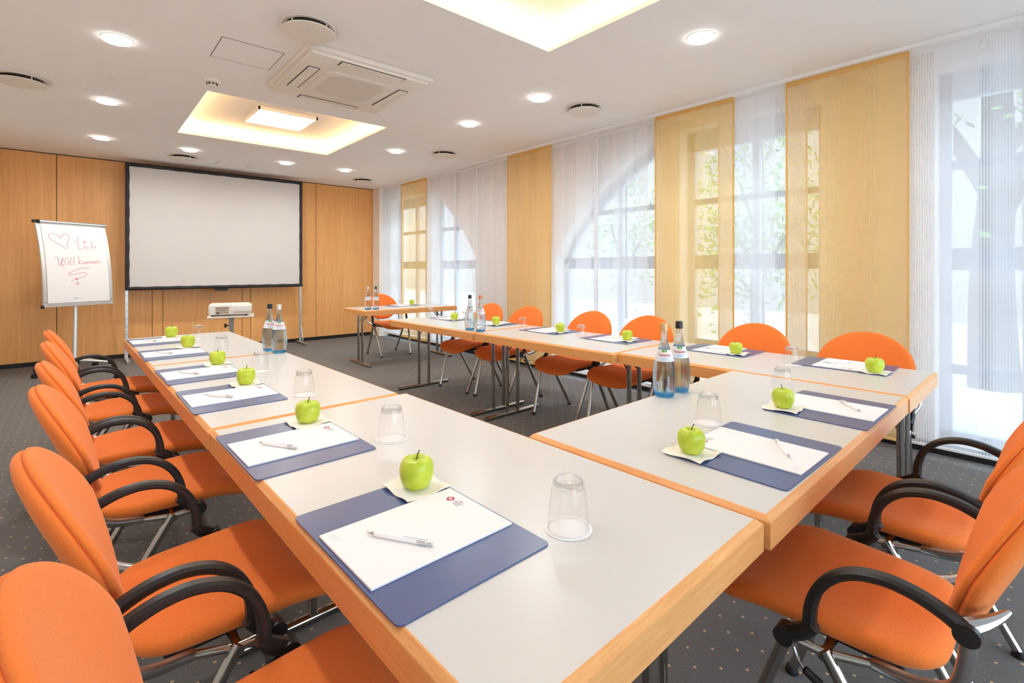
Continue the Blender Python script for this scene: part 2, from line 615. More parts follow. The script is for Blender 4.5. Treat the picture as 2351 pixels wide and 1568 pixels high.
XF = XO - 0.10          # plane of the window frames
def window(nm, y0, y1, ztop, bars, uprights, arch=None, blind=0.0):
    w = structure(empty(nm, (XF, (y0 + y1) / 2, 0.06)))
    def put(mb, name, mt, smooth=False):
        ob = mb.build(name, mt, None, smooth=smooth)
        ob.location = (-XF, -(y0 + y1) / 2, -0.06)
        ob.parent = w
        return ob
    f = MB()
    t = 0.065
    if arch is None:
        out = [(y0, 0.06), (y1, 0.06), (y1, ztop), (y0, ztop)]
        f.box(XF - 0.03, XF + 0.03, y0, y1, ztop - t - blind, ztop)
        f.box(XF - 0.03, XF + 0.03, y0, y0 + t, 0.06, ztop)
        f.box(XF - 0.03, XF + 0.03, y1 - t, y1, 0.06, ztop)
        zat = lambda y: ztop
    else:
        ys_ = [p[0] for p in arch]
        zs_ = [p[1] for p in arch]
        if ys_[0] > ys_[-1]:
            ys_, zs_ = ys_[::-1], zs_[::-1]
        def zat(y):
            for k in range(len(ys_) - 1):
                if ys_[k] <= y <= ys_[k + 1]:
                    u = (y - ys_[k]) / (ys_[k + 1] - ys_[k])
                    return zs_[k] + u * (zs_[k + 1] - zs_[k])
            return zs_[0] if y < ys_[0] else zs_[-1]
        for k in range(len(ys_) - 1):
            f.prism([(ys_[k], zs_[k] - 0.10), (ys_[k + 1], zs_[k + 1] - 0.10), (ys_[k + 1], zs_[k + 1]), (ys_[k], zs_[k])], 'x', XF - 0.03, XF + 0.03)
        f.box(XF - 0.03, XF + 0.03, y0, y0 + t, 0.06, zs_[0])
        f.box(XF - 0.03, XF + 0.03, y1 - t, y1, 0.06, zs_[-1])
    f.box(XF - 0.03, XF + 0.03, y0, y1, 0.06, 0.06 + t)
    put(f, 'window_frame', M['frame_paint'])
    for z0, z1 in bars:
        if arch is None:
            a, b = y0 + 0.01, y1 - 0.01
        else:
            inside = [y0 + 0.01 + i * (y1 - y0 - 0.02) / 60 for i in range(61) if zat(y0 + 0.01 + i * (y1 - y0 - 0.02) / 60) > z1 + 0.03]
            a, b = min(inside), max(inside)
        put(MB().box(XF - 0.028, XF + 0.028, a, b, z0, z1), 'transom', M['frame_grey'])
    for y in uprights:
        put(MB().box(XF - 0.026, XF + 0.026, y - 0.03, y + 0.03, 0.06, zat(y) - 0.03), 'mullion', M['frame_paint'])
    if arch is None:
        poly = [(y0 + 0.02, 0.08), (y1 - 0.02, 0.08), (y1 - 0.02, ztop - 0.03), (y0 + 0.02, ztop - 0.03)]
    else:
        poly = [(ys_[0], 0.08)] + [(ys_[-1], 0.08)] + [(ys_[k], zs_[k] - 0.03) for k in range(len(ys_) - 1, -1, -1)]
    put(MBpane(poly), 'window_pane', M['pane'])
    return w

def MBpane(poly):
    b = MB()
    b.faces([(XF, p[0], p[1]) for p in poly], [list(range(len(poly)))])
    return b

BARS = [(1.24, 1.37), (1.86, 1.91)]
window('window_1', 7.10, 8.35, 2.50, BARS, [7.72], None, 0.10)
window('window_2', 5.75, 6.95, 2.50, BARS, [6.50], ARCH_B)
window('window_3', 2.77, 4.14, 2.58, BARS, [3.32], ARCH_C)
window('window_4', 1.30, 2.50, 2.56, BARS + [(0.50, 0.56)], [1.86], None, 0.12)
window('window_5', -1.25, 0.62, 2.58, [(1.23, 1.38), (1.92, 1.98), (0.52, 0.58)], [-0.30], None, 0.12)
window('added_window_6', -2.85, -1.60, 2.58, [(1.23, 1.38)], [], None, 0.12)  # added unseen window, lets more daylight in behind the camera
wf = structure(empty('added_window_7', (1.9, Y0 - 0.07, 0.1)))  # added unseen glazing behind the camera, there to brighten the room
for a, b in ((-0.55, 1.65), (1.95, 4.15)):
    for p, q, r, s_ in ((a, b, 0.10, 0.16), (a, b, 2.54, 2.60), (a, a + 0.06, 0.10, 2.60), (b - 0.06, b, 0.10, 2.60), ((a + b) / 2 - 0.03, (a + b) / 2 + 0.03, 0.10, 2.60)):
        MB().box(p - 1.9, q - 1.9, -0.03, 0.03, r - 0.1, s_ - 0.1).build('window_frame', M['frame_paint'], wf, smooth=False)
    MB().box(a - 1.9, b - 1.9, -0.003, 0.003, 0.0, 2.5).build('window_pane', M['pane'], wf, smooth=False)

# ------------------------------------------------------------------ curtains
XC = 4.205
rail = MB()
rail.box(XC - 0.055, XC + 0.070, -1.6, 8.41, HC - 0.012, HC - 0.0005, 0.002, 1)
rail.box(XC - 0.060, XC - 0.048, -1.6, 8.41, HC - 0.028, HC - 0.0005, 0.002, 1)
rail.box(XC + 0.014, XC + 0.020, -1.6, 8.41, HC - 0.020, HC - 0.010)
tag(rail.build('curtain_rail', M['white_paint'], smooth=False), 'long white ceiling rail from which all panel curtains hang along the window wall', 'curtain rail')

def curtain(y0, y1, col, var, track, label, group, sway=0.02, zb=0.085):
    root = empty('panel_curtain', (XC + track, (y0 + y1) / 2, HC - 0.02))
    tag(root, label, 'curtain', group)
    ny, nz = 20, 16
    vs, fs = [], []
    zt = HC - 0.034
    ph = random.uniform(0, 6.28)
    for j in range(nz + 1):
        v = j / nz
        z = zt + (zb - zt) * v
        for i in range(ny + 1):
            u = i / ny
            y = y0 + (y1 - y0) * u
            y += sway * 0.5 * math.sin(PI * v) * (u - 0.5)
            x = XC + track + 0.006 * v * math.sin(ph + 5.0 * u + 2.0 * v) + 0.003 * math.sin(14 * u + ph)
            vs.append((x, y, z))
    for j in range(nz):
        for i in range(ny):
            a = j * (ny + 1) + i
            fs.append((a, a + 1, a + ny + 2, a + ny + 1))
    def at_root(ob):
        ob.parent = root
        ob.location = -root.location
    b = MB()
    b.faces(vs, fs)
    at_root(b.build('cloth', CURT[col][var]))
    mm = HEM[col]
    xb = XC + track
    at_root(MB().box(xb - 0.006, xb + 0.006, y0, y1, zb - 0.018, zb, 0.003, 1).build('hem_bar', mm))
    for ye in (y0, y1):
        at_root(MB().box(xb - 0.0035, xb + 0.0035, ye - 0.006, ye + 0.006, zb, zt).build('side_hem', mm, smooth=False))
    at_root(MB().box(xb - 0.004, xb + 0.004, y0, y1, zt - 0.03, zt + 0.004).build('header_strip', mm, smooth=False))
    return root

HEM = {'white': plain('white_hem', (232, 230, 230), 0.9, spec=0.1), 'yellow': plain('yellow_hem', (222, 178, 108), 0.9, spec=0.1)}
GW, GY = 'white panel curtains', 'yellow panel curtains'
curtain(7.66, 8.40, 'white', 0, 0.0, 'white sheer panel curtain in the far corner, next to the wooden back wall', GW)
curtain(6.86, 7.67, 'yellow', 0, -0.03, 'narrow-looking yellow sheer panel curtain nearest the far corner of the room', GY)
curtain(6.08, 6.88, 'white', 1, 0.0, 'white panel curtain directly right of the farthest yellow curtain, arched window edge behind', GW)
curtain(5.50, 6.14, 'white', 2, 0.030, 'white panel curtain where the farther arch meets the pier, left of the plain white panel', GW)
curtain(4.83, 5.56, 'white', 0, 0.0, 'plain white panel curtain hanging against the pier, left of the solid yellow curtain', GW)
curtain(4.07, 4.85, 'yellow', 1, -0.03, 'solid-looking yellow panel curtain against the pier between the two arched windows', GY)
curtain(3.40, 4.09, 'white', 1, 0.0, 'white panel curtain right of the solid yellow pier curtain, sloping arch edge behind it', GW)
curtain(2.66, 3.46, 'white', 2, 0.030, 'white panel curtain left of the translucent yellow curtain, clear stripes near its right edge', GW)
curtain(1.91, 2.665, 'yellow', 0, -0.03, 'translucent yellow panel curtain over the left half of the rectangular window behind the chairs', GY)
curtain(1.36, 2.05, 'white', 0, 0.0, 'white sheer panel curtain between two yellow curtains, tree green showing through it', GW)
curtain(0.735, 1.492, 'yellow', 1, -0.03, 'wide yellow panel curtain behind the nearest window-side chair, left half translucent', GY)
curtain(0.18, 0.76, 'white', 2, 0.0, 'white striped sheer curtain just right of the widest yellow curtain', GW)
curtain(-0.50, 0.20, 'white', 1, 0.030, 'white striped sheer curtain at the right edge of the photo, tree trunk behind', GW)

# ------------------------------------------------------------------ outside
structure(MB().box(-30, 40, -30, 45, -0.30, -0.15).build('ground', M['paving'], smooth=False))

def tree(x, y, h, r, label, seed, limbs, crown, group='trees outside the windows'):
    rnd = random.Random(seed)
    root = tag(empty('tree', (x, y, -0.15)), label, 'tree', group)
    t = MB()
    trunk = smooth_path([(0, 0, 0), (0.05 * r, 0.02, h * 0.25), (0.25 * r, -0.15 * r, h * 0.5), (0.1, 0.1 * r, h)], 5)
    n = len(trunk)
    t.tube(trunk, [r * (1.25 - 0.75 * i / n) for i in range(n)], 12)
    tips = [Vector(trunk[-1])]
    for (z0, dx, dy, dz, rr) in limbs:
        p0 = Vector((0.1 * r, 0, z0))
        p = smooth_path([p0, p0 + Vector((dx * 0.35, dy * 0.35, dz * 0.45)), p0 + Vector((dx * 0.7, dy * 0.75, dz * 0.8)), p0 + Vector((dx, dy, dz))], 4)
        t.tube(p, [rr * (1 - 0.8 * i / len(p)) for i in range(len(p))], 8)
        tips.append(Vector(p[-1]))
        tips.append(Vector(p[len(p) // 2]))
    t.build('trunk', M['bark'], root)
    f = MB()
    for k in range(crown[0]):
        c = rnd.choice(tips)
        p = c + Vector((rnd.gauss(0, crown[1]), rnd.gauss(0, crown[1]), rnd.gauss(0.1, crown[1] * 0.8)))
        s = rnd.uniform(0.05, 0.10)
        d1 = Vector((rnd.gauss(0, 1), rnd.gauss(0, 1), rnd.gauss(0, 1))).normalized()
        d2 = d1.orthogonal().normalized()
        f.faces([p - d1 * s, p + d2 * s * 0.5, p + d1 * s, p - d2 * s * 0.5], [(0, 1, 2, 3)])
    f.build('foliage', M['leaf'], root, smooth=False)
    return root

tree(8.0, 0.62, 5.5, 0.19, 'grey forked tree trunk outside the window at the right edge', 3, [(1.9, -0.3, -1.1, 1.9, 0.12), (2.2, 0.5, 1.6, 2.6, 0.10), (2.6, 0.2, -2.0, 2.2, 0.08)], (500, 0.9))
tree(10.5, 4.3, 4.2, 0.12, 'leafy green tree outside, seen through the white curtain between yellow ones', 5, [(1.2, 0.6, 0.9, 1.2, 0.06), (1.0, -0.5, -0.9, 1.3, 0.06), (1.8, 0.3, 0.5, 1.4, 0.05), (0.7, -0.2, 0.8, 0.9, 0.04)], (2600, 0.75))
tree(11.5, 8.4, 4.4, 0.12, 'leafy tree outside behind the white curtain with the sloping arch edge', 8, [(1.3, 0.5, 0.8, 1.4, 0.06), (1.0, -0.4, -0.9, 1.2, 0.06), (1.9, 0.2, 0.3, 1.4, 0.05)], (1600, 0.8))

house = tag(empty('building', (17.0, 4.0, -0.15)), 'pale building across the street, faint behind the curtains', 'building')
MB().box(0, 4, -22, 30, 0, 9.0).build('facade', M['facade_paint'], house, smooth=False)
for k in range(10):
    for s in range(2):
        y = -18 + k * 4.4
        MB().box(-0.04, 0.02, y - 0.6, y + 0.6, 1.1 + s * 3.4, 3.0 + s * 3.4).build('house_window', M['pane_dark'], house, smooth=False)
MB().box(-0.4, 4.3, -22.4, 30.4, 9.0, 9.3).build('roof_edge', M['grey_metal'], house, smooth=False)

# ------------------------------------------------------------------ ceiling fittings
def make_downlight():
    root = empty('downlight', (0, 0, HC))
    MB().lathe([(0.055, -0.004), (0.060, -0.003), (0.086, -0.003), (0.088, 0.0)], 40).build('trim_ring', M['ac_white'], root)
    MB().lathe([(0.064, -0.003), (0.064, -0.019), (0.072, -0.019), (0.072, -0.003)], 40).build('glass_ring', M['lit_ring'], root)
    MB().lathe([(0, -0.006), (0.056, -0.006), (0.057, -0.002)], 32).build('lens', M['lit_disc'], root)
    for a in range(3):
        t = a * 2.094
        MB().box(0.060 * math.cos(t) - 0.004, 0.060 * math.cos(t) + 0.004, 0.060 * math.sin(t) - 0.004, 0.060 * math.sin(t) + 0.004, -0.016, -0.003).build('clip', M['steel'], root, smooth=False)
    return root
DL = [((0.18, 4.09), 'round glowing downlight largest of the left ceiling row, nearest the camera'),
      ((0.18, 5.65), 'round glowing downlight in the middle of the left ceiling row'),
      ((0.18, 7.27), 'round glowing downlight at the far end of the left ceiling row, above the flip chart'),
      ((1.03, 7.28), 'round glowing downlight above the screen, beside the round air vent'),
      ((2.17, 7.29), 'round glowing downlight above the right half of the projection screen'),
      ((3.00, 7.24), 'round glowing downlight farthest along the right ceiling row, nearest the back wall'),
      ((3.00, 5.65), 'round glowing downlight right of the lit ceiling recess, second from the back wall'),
      ((3.00, 4.09), 'round glowing downlight of the right row, third from the back wall'),
      ((3.00, 3.07), 'round glowing downlight of the right row, fourth from the back wall, left of a vent'),
      ((3.00, 1.585), 'large round glowing downlight at the top right, nearest of the right row'),
      ((0.18, 3.07), 'round downlight left of the camera view above the left chairs'),
      ((0.18, 1.585), 'round downlight overhead above the nearest left chair')]
d0 = make_downlight()
for i, ((x, y), lb) in enumerate(DL):
    d = d0 if i == 0 else copy_tree(d0)
    d.location = (x, y, HC)
    tag(d, lb, 'ceiling light', 'round downlights in the ceiling')

def make_vent():
    root = empty('air_vent', (0, 0, HC))
    MB().lathe([(0, -0.040), (0.140, -0.041), (0.152, -0.039), (0.155, -0.035), (0.152, -0.031), (0.10, -0.029), (0, -0.029)], 48).build('disc', M['ac_white'], root)
    MB().lathe([(0.128, -0.001), (0.120, -0.018), (0.105, -0.029), (0, -0.029)], 40).build('throat', M['dark_gap'], root)
    MB().lathe([(0.155, 0.0), (0.152, -0.004), (0.132, -0.005), (0.126, 0.0)], 48).build('collar', M['ac_white'], root)
    for a in range(4):
        t = a * PI / 2 + 0.5
        MB().tube([(0.135 * math.cos(t), 0.135 * math.sin(t), -0.004), (0.135 * math.cos(t), 0.135 * math.sin(t), -0.034)], 0.004, 8).build('spacer', M['ac_white'], root)
    return root
v0 = make_vent()
for i, ((x, y), lb) in enumerate([((1.06, 3.11), 'largest round white disc vent, beside the air conditioner'),
        ((-0.347, 5.433), 'round white disc vent cut by the left photo edge'),
        ((1.024, 7.79), 'small round white disc vent just above the projection screen'),
        ((3.57, 7.86), 'small round disc vent at the far right corner above the wooden wall'),
        ((3.535, 5.36), 'round disc vent between the far and near ones along the curtains'),
        ((3.517, 2.994), 'round disc vent nearest on the curtain side, right of a downlight')]):
    v = v0 if i == 0 else copy_tree(v0)
    v.location = (x, y, HC)
    tag(v, lb, 'air vent', 'round disc vents in the ceiling')

ac = tag(empty('air_conditioner', (1.60, 3.79, HC)), 'square white cassette air conditioner recessed in the ceiling', 'air conditioner')
hx, hy = 0.475, 0.50
m = MB()
m.box(-hx, hx, -hy, hy, -0.040, -0.001, 0.008)
m.box(-hx + 0.025, hx - 0.025, -hy + 0.025, hy - 0.025, -0.062, -0.036, 0.008)
m.build('housing', M['ac_white'], ac)
m = MB()
cr = 0.05
px, py = 0.262, 0.265
m.prism([(-px + cr, -py), (px - cr, -py), (px, -py + cr), (px, py - cr), (px - cr, py), (-px + cr, py), (-px, py - cr), (-px, -py + cr)], 'z', -0.070, -0.060)
fp = m.build('front_panel', M['ac_white'], ac, smooth=False)
m = MB()
px, py, cr = 0.215, 0.235, 0.07
m.prism([(-px + cr, -py), (px - cr, -py), (px, -py + cr), (px, py - cr), (px - cr, py), (-px + cr, py), (-px, py - cr), (-px, -py + cr)], 'z', -0.072, -0.069)
m.build('grille', M['grille'], fp, smooth=False)
for ang in range(4):
    rot = (0, 0, ang * PI / 2)
    dd = 0.352 if ang % 2 else 0.428
    sl = MB().box(-0.245, 0.245, -dd - 0.042, -dd + 0.042, -0.0640, -0.0615).build('louvre_slot', M['dark_gap'], ac, smooth=False, rot=rot)
    MB().box(-0.238, 0.238, -dd - 0.036, -dd + 0.034, -0.0685, -0.0625, 0.002, 1).build('louvre', M['ac_white'], sl, smooth=False)
def access(x0, x1, y0, y1, label, sides):
    root = tag(empty('access_panel', ((x0 + x1) / 2, (y0 + y1) / 2, HC)), label, 'ceiling hatch', 'flush ceiling hatches')
    a, b = (x1 - x0) / 2, (y1 - y0) / 2
    MB().box(-a, a, -b, b, -0.0012, -0.0002).build('flap', M['white_paint'], root, smooth=False)
    g = MB()
    t = 0.0035
    if 'b' in sides:
        g.box(-a - t, a + t, -b - t, -b, -0.0014, -0.0002)
    if 't' in sides:
        g.box(-a - t, a + t, b, b + t, -0.0014, -0.0002)
    g.box(-a - t, -a, -b, b, -0.0014, -0.0002)
    g.box(a, a + t, -b, b, -0.0014, -0.0002)
    g.build('gap', M['dark_gap'], root, smooth=False)
access(0.687, 1.061, 3.605, 3.985, 'rectangular flush hatch in the ceiling, left of the air conditioner', 'bt')
access(1.445, 1.845, 7.73, 8.09, 'faint flush hatch in the ceiling right in front of the projection screen', '')

sd = tag(empty('smoke_detector', (0.784, 4.49, HC)), 'small round white smoke detector left of the lit recess', 'smoke detector')
MB().lathe([(0.055, 0), (0.056, -0.010), (0.052, -0.018), (0.036, -0.022), (0, -0.022)], 32).build('base', M['ac_white'], sd)
MB().lathe([(0.033, -0.020), (0.033, -0.040), (0.028, -0.050), (0, -0.052)], 28).build('chamber', M['ac_white'], sd)
g = MB()
for k in range(8):
    t = k * PI / 4
    g.box(0.0325 * math.cos(t) - 0.006, 0.0325 * math.cos(t) + 0.006, 0.0325 * math.sin(t) - 0.006, 0.0325 * math.sin(t) + 0.006, -0.040, -0.028)
g.build('slot', M['dark_gap'], sd, smooth=False)
ss = tag(empty('ceiling_sensor', (0.186, 4.943, HC)), 'tiny white sensor button between two left downlights', 'sensor')
MB().lathe([(0.028, 0), (0.028, -0.004), (0.012, -0.008), (0, -0.008)], 24).build('plate', M['ac_white'], ss)
MB().lathe([(0.009, -0.007), (0.009, -0.014), (0, -0.016)], 16).build('button', M['ac_white'], ss)

def light_panel(x, y, label):
    root = tag(empty('light_panel', (x, y, HC + 0.15)), label, 'ceiling light', 'square light panels in the ceiling recesses')
    m = MB()
    h = 0.295
    for a, b, c, d in ((-h, h, -h, -h + 0.016), (-h, h, h - 0.016, h), (-h, -h + 0.016, -h, h), (h - 0.016, h, -h, h)):
        m.box(a, b, c, d, -0.030, 0.0)
    m.build('frame', M['aluminium'], root, smooth=False)
    MB().box(-h + 0.014, h - 0.014, -h + 0.014, h - 0.014, -0.026, -0.004).build('diffuser', M['lit_panel'], root, smooth=False)
light_panel(1.645, 5.70, 'bright square light panel inside the far glowing ceiling recess')
light_panel(1.61, 1.545, 'square light panel inside the nearer ceiling recess, above the photo')

# ------------------------------------------------------------------ tables
TH = 0.72
def make_table(cx, cy, length, width, ang, label, group='white folding conference tables'):
    """length runs along local x"""
    root = tag(empty('folding_table', (cx, cy, 0), R(ang)), label, 'table', group)
    a, b = length / 2 - 0.0015, width / 2 - 0.0015
    e = 0.0145
    t = 0.0665
    MB().box(-a + e, a - e, -b + e, b - e, TH - 0.03, TH).build('tabletop', M['laminate'], root, smooth=False)
    m = MB()
    def loop(d, z):
        return [(-a + d, -b + d, z), (a - d, -b + d, z), (a - d, b - d, z), (-a + d, b - d, z)]
    lv = [loop(e, TH), loop(e - 0.003, TH - 0.0003), loop(0.0005, TH - 0.010), loop(0, TH - 0.012), loop(0, TH - t), loop(0.03, TH - t), loop(0.03, TH - 0.03), loop(e, TH - 0.03)]
    vs = [p for l in lv for p in l]
    nl = len(lv)
    m.faces(vs, [(k * 4 + i, k * 4 + (i + 1) % 4, ((k + 1) % nl) * 4 + (i + 1) % 4, ((k + 1) % nl) * 4 + i) for k in range(nl) for i in range(4)])
    MB().box(-a + 0.03, a - 0.03, -b + 0.03, b - 0.03, TH - 0.045, TH - 0.031).build('underside_board', M['edge_wood'], root, smooth=False)
    m.build('edge_band', M['edge_wood'], root, smooth=False)
    for s in (-1, 1):
        x = s * (a - 0.08)
        for y in (-0.06, 0.06):
            MB().tube([(x, y, 0.03), (x, y, TH - t + 0.01)], 0.0155, 14).build('leg', M['chrome'], root)
        MB().tube([(x, -0.30, 0.0185), (x, 0.30, 0.0185)], 0.0165, 14).build('foot_bar', M['chrome'], root)
        MB().tube([(x, -0.06, TH - 0.17), (x - s * 0.10, -0.02, TH - 0.085), (x - s * 0.15, 0.0, TH - 0.043)], 0.005, 8).build('brace', M['black'], root)
        MB().tube([(x, 0.06, TH - 0.17), (x - s * 0.10, 0.02, TH - 0.085), (x - s * 0.15, 0.0, TH - 0.043)], 0.005, 8).build('brace', M['black'], root)
        MB().box(x - 0.03, x + 0.03, -0.10, 0.10, TH - t - 0.002, TH - 0.044).build('leg_bracket', M['black'], root, smooth=False)
    return root
TB = [(0.690, 1.130, 1.43, 0.725, 91.35, 'white conference table nearest the camera, left row'),
      (0.642, 2.553, 1.41, 0.702, 91.35, 'middle white conference table of the left row'),
      (0.610, 3.958, 1.39, 0.702, 91.35, 'far white conference table of the left row, near the projector'),
      (1.797, 0.790, 1.452, 0.722, 1.1, 'white cross table closing the U between left and window rows'),
      (2.876, 1.160, 1.43, 0.715, 91.0, 'near white table of the window-side row, its end corner beside the striped sheer'),
      (2.793, 2.560, 1.37, 0.705, 91.5, 'middle white table of the window-side row'),
      (2.752, 3.940, 1.37, 0.705, 91.2, 'far white table of the window-side row'),
      (3.330, 6.095, 1.36, 0.672, -1.0, 'separate white table standing alone near the far corner')]
for q in TB:
    make_table(*q)

# ------------------------------------------------------------------ chairs
def make_chair():
    root = empty('armchair')
    # seat cushion
    def outline(t, n, a, b):
        c, s = math.cos(t), math.sin(t)
        return a * math.copysign(abs(c) ** (2 / n), c), b * math.copysign(abs(s) ** (2 / n), s)
    NS = 64
    def seat_pt(rho, t, h):
        x, y = outline(t, 5.2, 1.0, 1.0)
        yy = 0.055 + 0.225 * y * rho
        wid = 0.198 + 0.038 * (y * rho * 0.5 + 0.5)
        xx = wid * x * rho
        z = 0.452 + 0.35 * xx * xx
        f = max(0.0, yy - 0.13)
        z -= 2.6 * f * f * (1 - 0.45 * (xx / 0.24) ** 2)
        z += 0.10 * max(0.0, -0.10 - yy)
        return (xx, yy, z + h)
    rows = []
    for rho, h in ((0, 0.020), (0.3, 0.020), (0.6, 0.020), (0.8, 0.019), (0.9, 0.016), (0.96, 0.010), (0.99, 0.003), (1.0, -0.006), (0.99, -0.015), (0.95, -0.024), (0.88, -0.029), (0.7, -0.032), (0.4, -0.034), (0, -0.034)):
        rows.append([seat_pt(rho, 2 * PI * k / NS, h) for k in range(NS)] if rho > 0 else [seat_pt(0, 0, h)])
    MB().rings(rows).build('seat', M['orange'], root, angle=70)
    # backrest: two pads with a seam groove between
    def back_pt(rho, t, h):
        c, s = math.cos(t), math.sin(t)
        if s >= 0:
            a, b = 0.240 * c, 0.190 * s
        else:
            ex, ez = abs(c) ** (2 / 2.9), abs(s) ** (2 / 2.9)
            a = math.copysign(0.240 * ex * (1 - 0.34 * ez), c)
            b = -0.172 * ez
        a *= rho
        b *= rho
        z = 0.672 + b
        y = -0.168 - (z - 0.5) * 0.42 + 0.60 * a * a
        n = Vector((-1.2 * a, 1.0, 0.42)).normalized()
        p = Vector((a, y, z)) + n * h
        return tuple(p)
    rows = []
    for rho, h in ((0, 0.021), (0.3, 0.021), (0.6, 0.021), (0.8, 0.0205), (0.9, 0.019), (0.95, 0.0165), (0.985, 0.011), (1.0, 0.005), (0.992, 0.002), (0.972, 0.0), (0.99, -0.003), (1.0, -0.008), (0.988, -0.015), (0.955, -0.021), (0.89, -0.025), (0.7, -0.028), (0.4, -0.029), (0, -0.029)):
        rows.append([back_pt(rho, 2 * PI * k / NS, h) for k in range(NS)] if rho > 0 else [back_pt(0, 0, h)])
    MB().rings(rows).build('backrest', M['orange'], root, angle=75)
    arm = smooth_path([Vector((0, -0.207, 0.606)), Vector((0, -0.178, 0.624)), Vector((0, -0.135, 0.639)), Vector((0, -0.087, 0.643)), Vector((0, -0.040, 0.632)),
                       Vector((0, -0.004, 0.608)), Vector((0, 0.022, 0.573)), Vector((0, 0.036, 0.528)), Vector((0, 0.039, 0.480))], 5)
    na = len(arm)
    for s in (-1, 1):
        x = s * 0.266
        b = MB()
        b.band([(p.y, p.z) for p in arm], 0.030, [0.026 - 0.006 * math.sin(PI * i / na) for i in range(na)], x)
        b.band([(0.030, 0.492), (0.050, 0.470), (0.085, 0.446)], 0.032, [0.026, 0.030, 0.034], x)
        b.tube([(x - 0.018, 0.086, 0.445), (x + 0.018, 0.086, 0.445)], 0.020, 18)
        b.tube([(x - 0.017, -0.207, 0.606), (x + 0.017, -0.207, 0.606)], 0.019, 18)
        ar = b.build('armrest', M['black_plastic'], root, angle=35)
        MB().tube([(x - s * 0.0165, -0.207, 0.606), (x - s * 0.0185, -0.207, 0.606)], 0.006, 10).build('screw', M['steel'], ar)
        br = MB()
        br.tube(smooth_path([(s * 0.262, -0.210, 0.612), (s * 0.262, -0.205, 0.55), (s * 0.258, -0.190, 0.495), (s * 0.235, -0.140, 0.455), (s * 0.200, -0.06, 0.428)], 4), 0.0125, 12)
        br.tube(smooth_path([(s * 0.262, -0.207, 0.612), (s * 0.245, -0.224, 0.619), (s * 0.224, -0.241, 0.627), (s * 0.198, -0.256, 0.635)], 3), [0.016, 0.0155, 0.015, 0.014, 0.0125, 0.011, 0.0095, 0.008, 0.006, 0.004], 10)
        br.build('back_bracket', M['steel'], root, angle=35)
        lf = MB().tube([(s * 0.268, 0.082, 0.448), (s * 0.225, 0.232, 0.014)], 0.0135, 14).build('leg', M['chrome'], root)
        MB().lathe([(0, 0.0), (0.018, 0.0), (0.018, 0.008), (0.014, 0.022), (0, 0.022)], 14, (s * 0.224, 0.234, 0)).build('foot_cap', M['black'], lf)
        lr = MB().tube([(s * 0.246, 0.018, 0.438), (s * 0.225, -0.222, 0.014)], 0.0135, 14).build('leg', M['chrome'], root)
        MB().lathe([(0, 0.0), (0.018, 0.0), (0.018, 0.008), (0.014, 0.022), (0, 0.022)], 14, (s * 0.225, -0.224, 0)).build('foot_cap', M['black'], lr)
        MB().tube([(s * 0.262, 0.080, 0.440), (s * 0.246, 0.018, 0.430), (s * 0.200, -0.060, 0.426)], 0.009, 10).build('side_rail', M['chrome'], root)
    MB().tube([(-0.246, 0.020, 0.420), (0.246, 0.020, 0.420)], 0.010, 12).build('cross_rail', M['chrome'], root)
    MB().box(-0.15, 0.15, -0.10, 0.12, 0.402, 0.420, 0.004, 1).build('seat_plate', M['black'], root, smooth=False)
    lb = MB().tube(smooth_path([(-0.266, 0.070, 0.425), (-0.272, 0.050, 0.395), (-0.272, 0.00, 0.375), (-0.270, -0.05, 0.372), (-0.245, -0.025, 0.385)], 5), 0.004, 8).build('row_link', M['chrome'], root)
    MB().tube(smooth_path([(-0.2725, 0.048, 0.394), (-0.2725, 0.030, 0.385), (-0.2722, 0.012, 0.378)], 4), [0.005] + [0.009] * 7 + [0.005], 10).build('grip', M['black'], lb)
    return root

def edge_left(y):
    return 0.352 - 0.0235 * y
GC = 'orange armchairs around the tables'
CH = []
names = ['nearest orange armchair of the left row, cut by the bottom left corner', 'second nearest orange armchair of the left row, its tall back at the left edge',
         'third orange armchair from the camera in the left row', 'fourth orange armchair from the camera in the left row',
         'fifth orange armchair from the camera in the left row', 'farthest orange armchair of the left row, in front of the flip chart']
for y, lb, a in zip((0.82, 1.427, 2.193, 2.775, 3.517, 4.17), names, (-1.5, 1, -1, 1.5, -0.5, 1)):
    CH.append((edge_left(y) - 0.09, y, -90 + 1.35 + a, lb))
CH += [(1.426, 0.335, 1.0, 'nearest orange armchair at the cross table, bottom right of the photo'),
       (2.035, 0.345, -1.0, 'orange armchair at the cross table beside the nearest one, cut by the right edge')]
for (x, y), lb, a in zip(((3.106, 4.203), (3.128, 3.626), (3.148, 2.817), (3.150, 2.240), (3.215, 1.435), (3.225, 0.815)),
        ('farthest orange armchair of the window row, before the plain white curtain', 'orange armchair of the window row before the solid yellow pier curtain',
         'third orange armchair from the far end of the window row, before white curtains', 'orange armchair of the window row just left of the tall bottle pair',
         'orange armchair of the window row before the translucent yellow and white curtains', 'nearest orange armchair of the window row, before the widest yellow curtain'), (1.5, 0, 0, 0, 0, -2)):
    CH.append((x, y, 90 + 1.5 + a, lb))
CH.append((3.385, 6.590, 179, 'single orange armchair behind the separate table in the far corner'))
c0 = make_chair()
for i, (x, y, a, lb) in enumerate(CH):
    c = c0 if i == 0 else copy_tree(c0)
    c.location = (x, y, 0)
    c.rotation_euler = (0, 0, R(a))
    tag(c, lb, 'chair', GC)

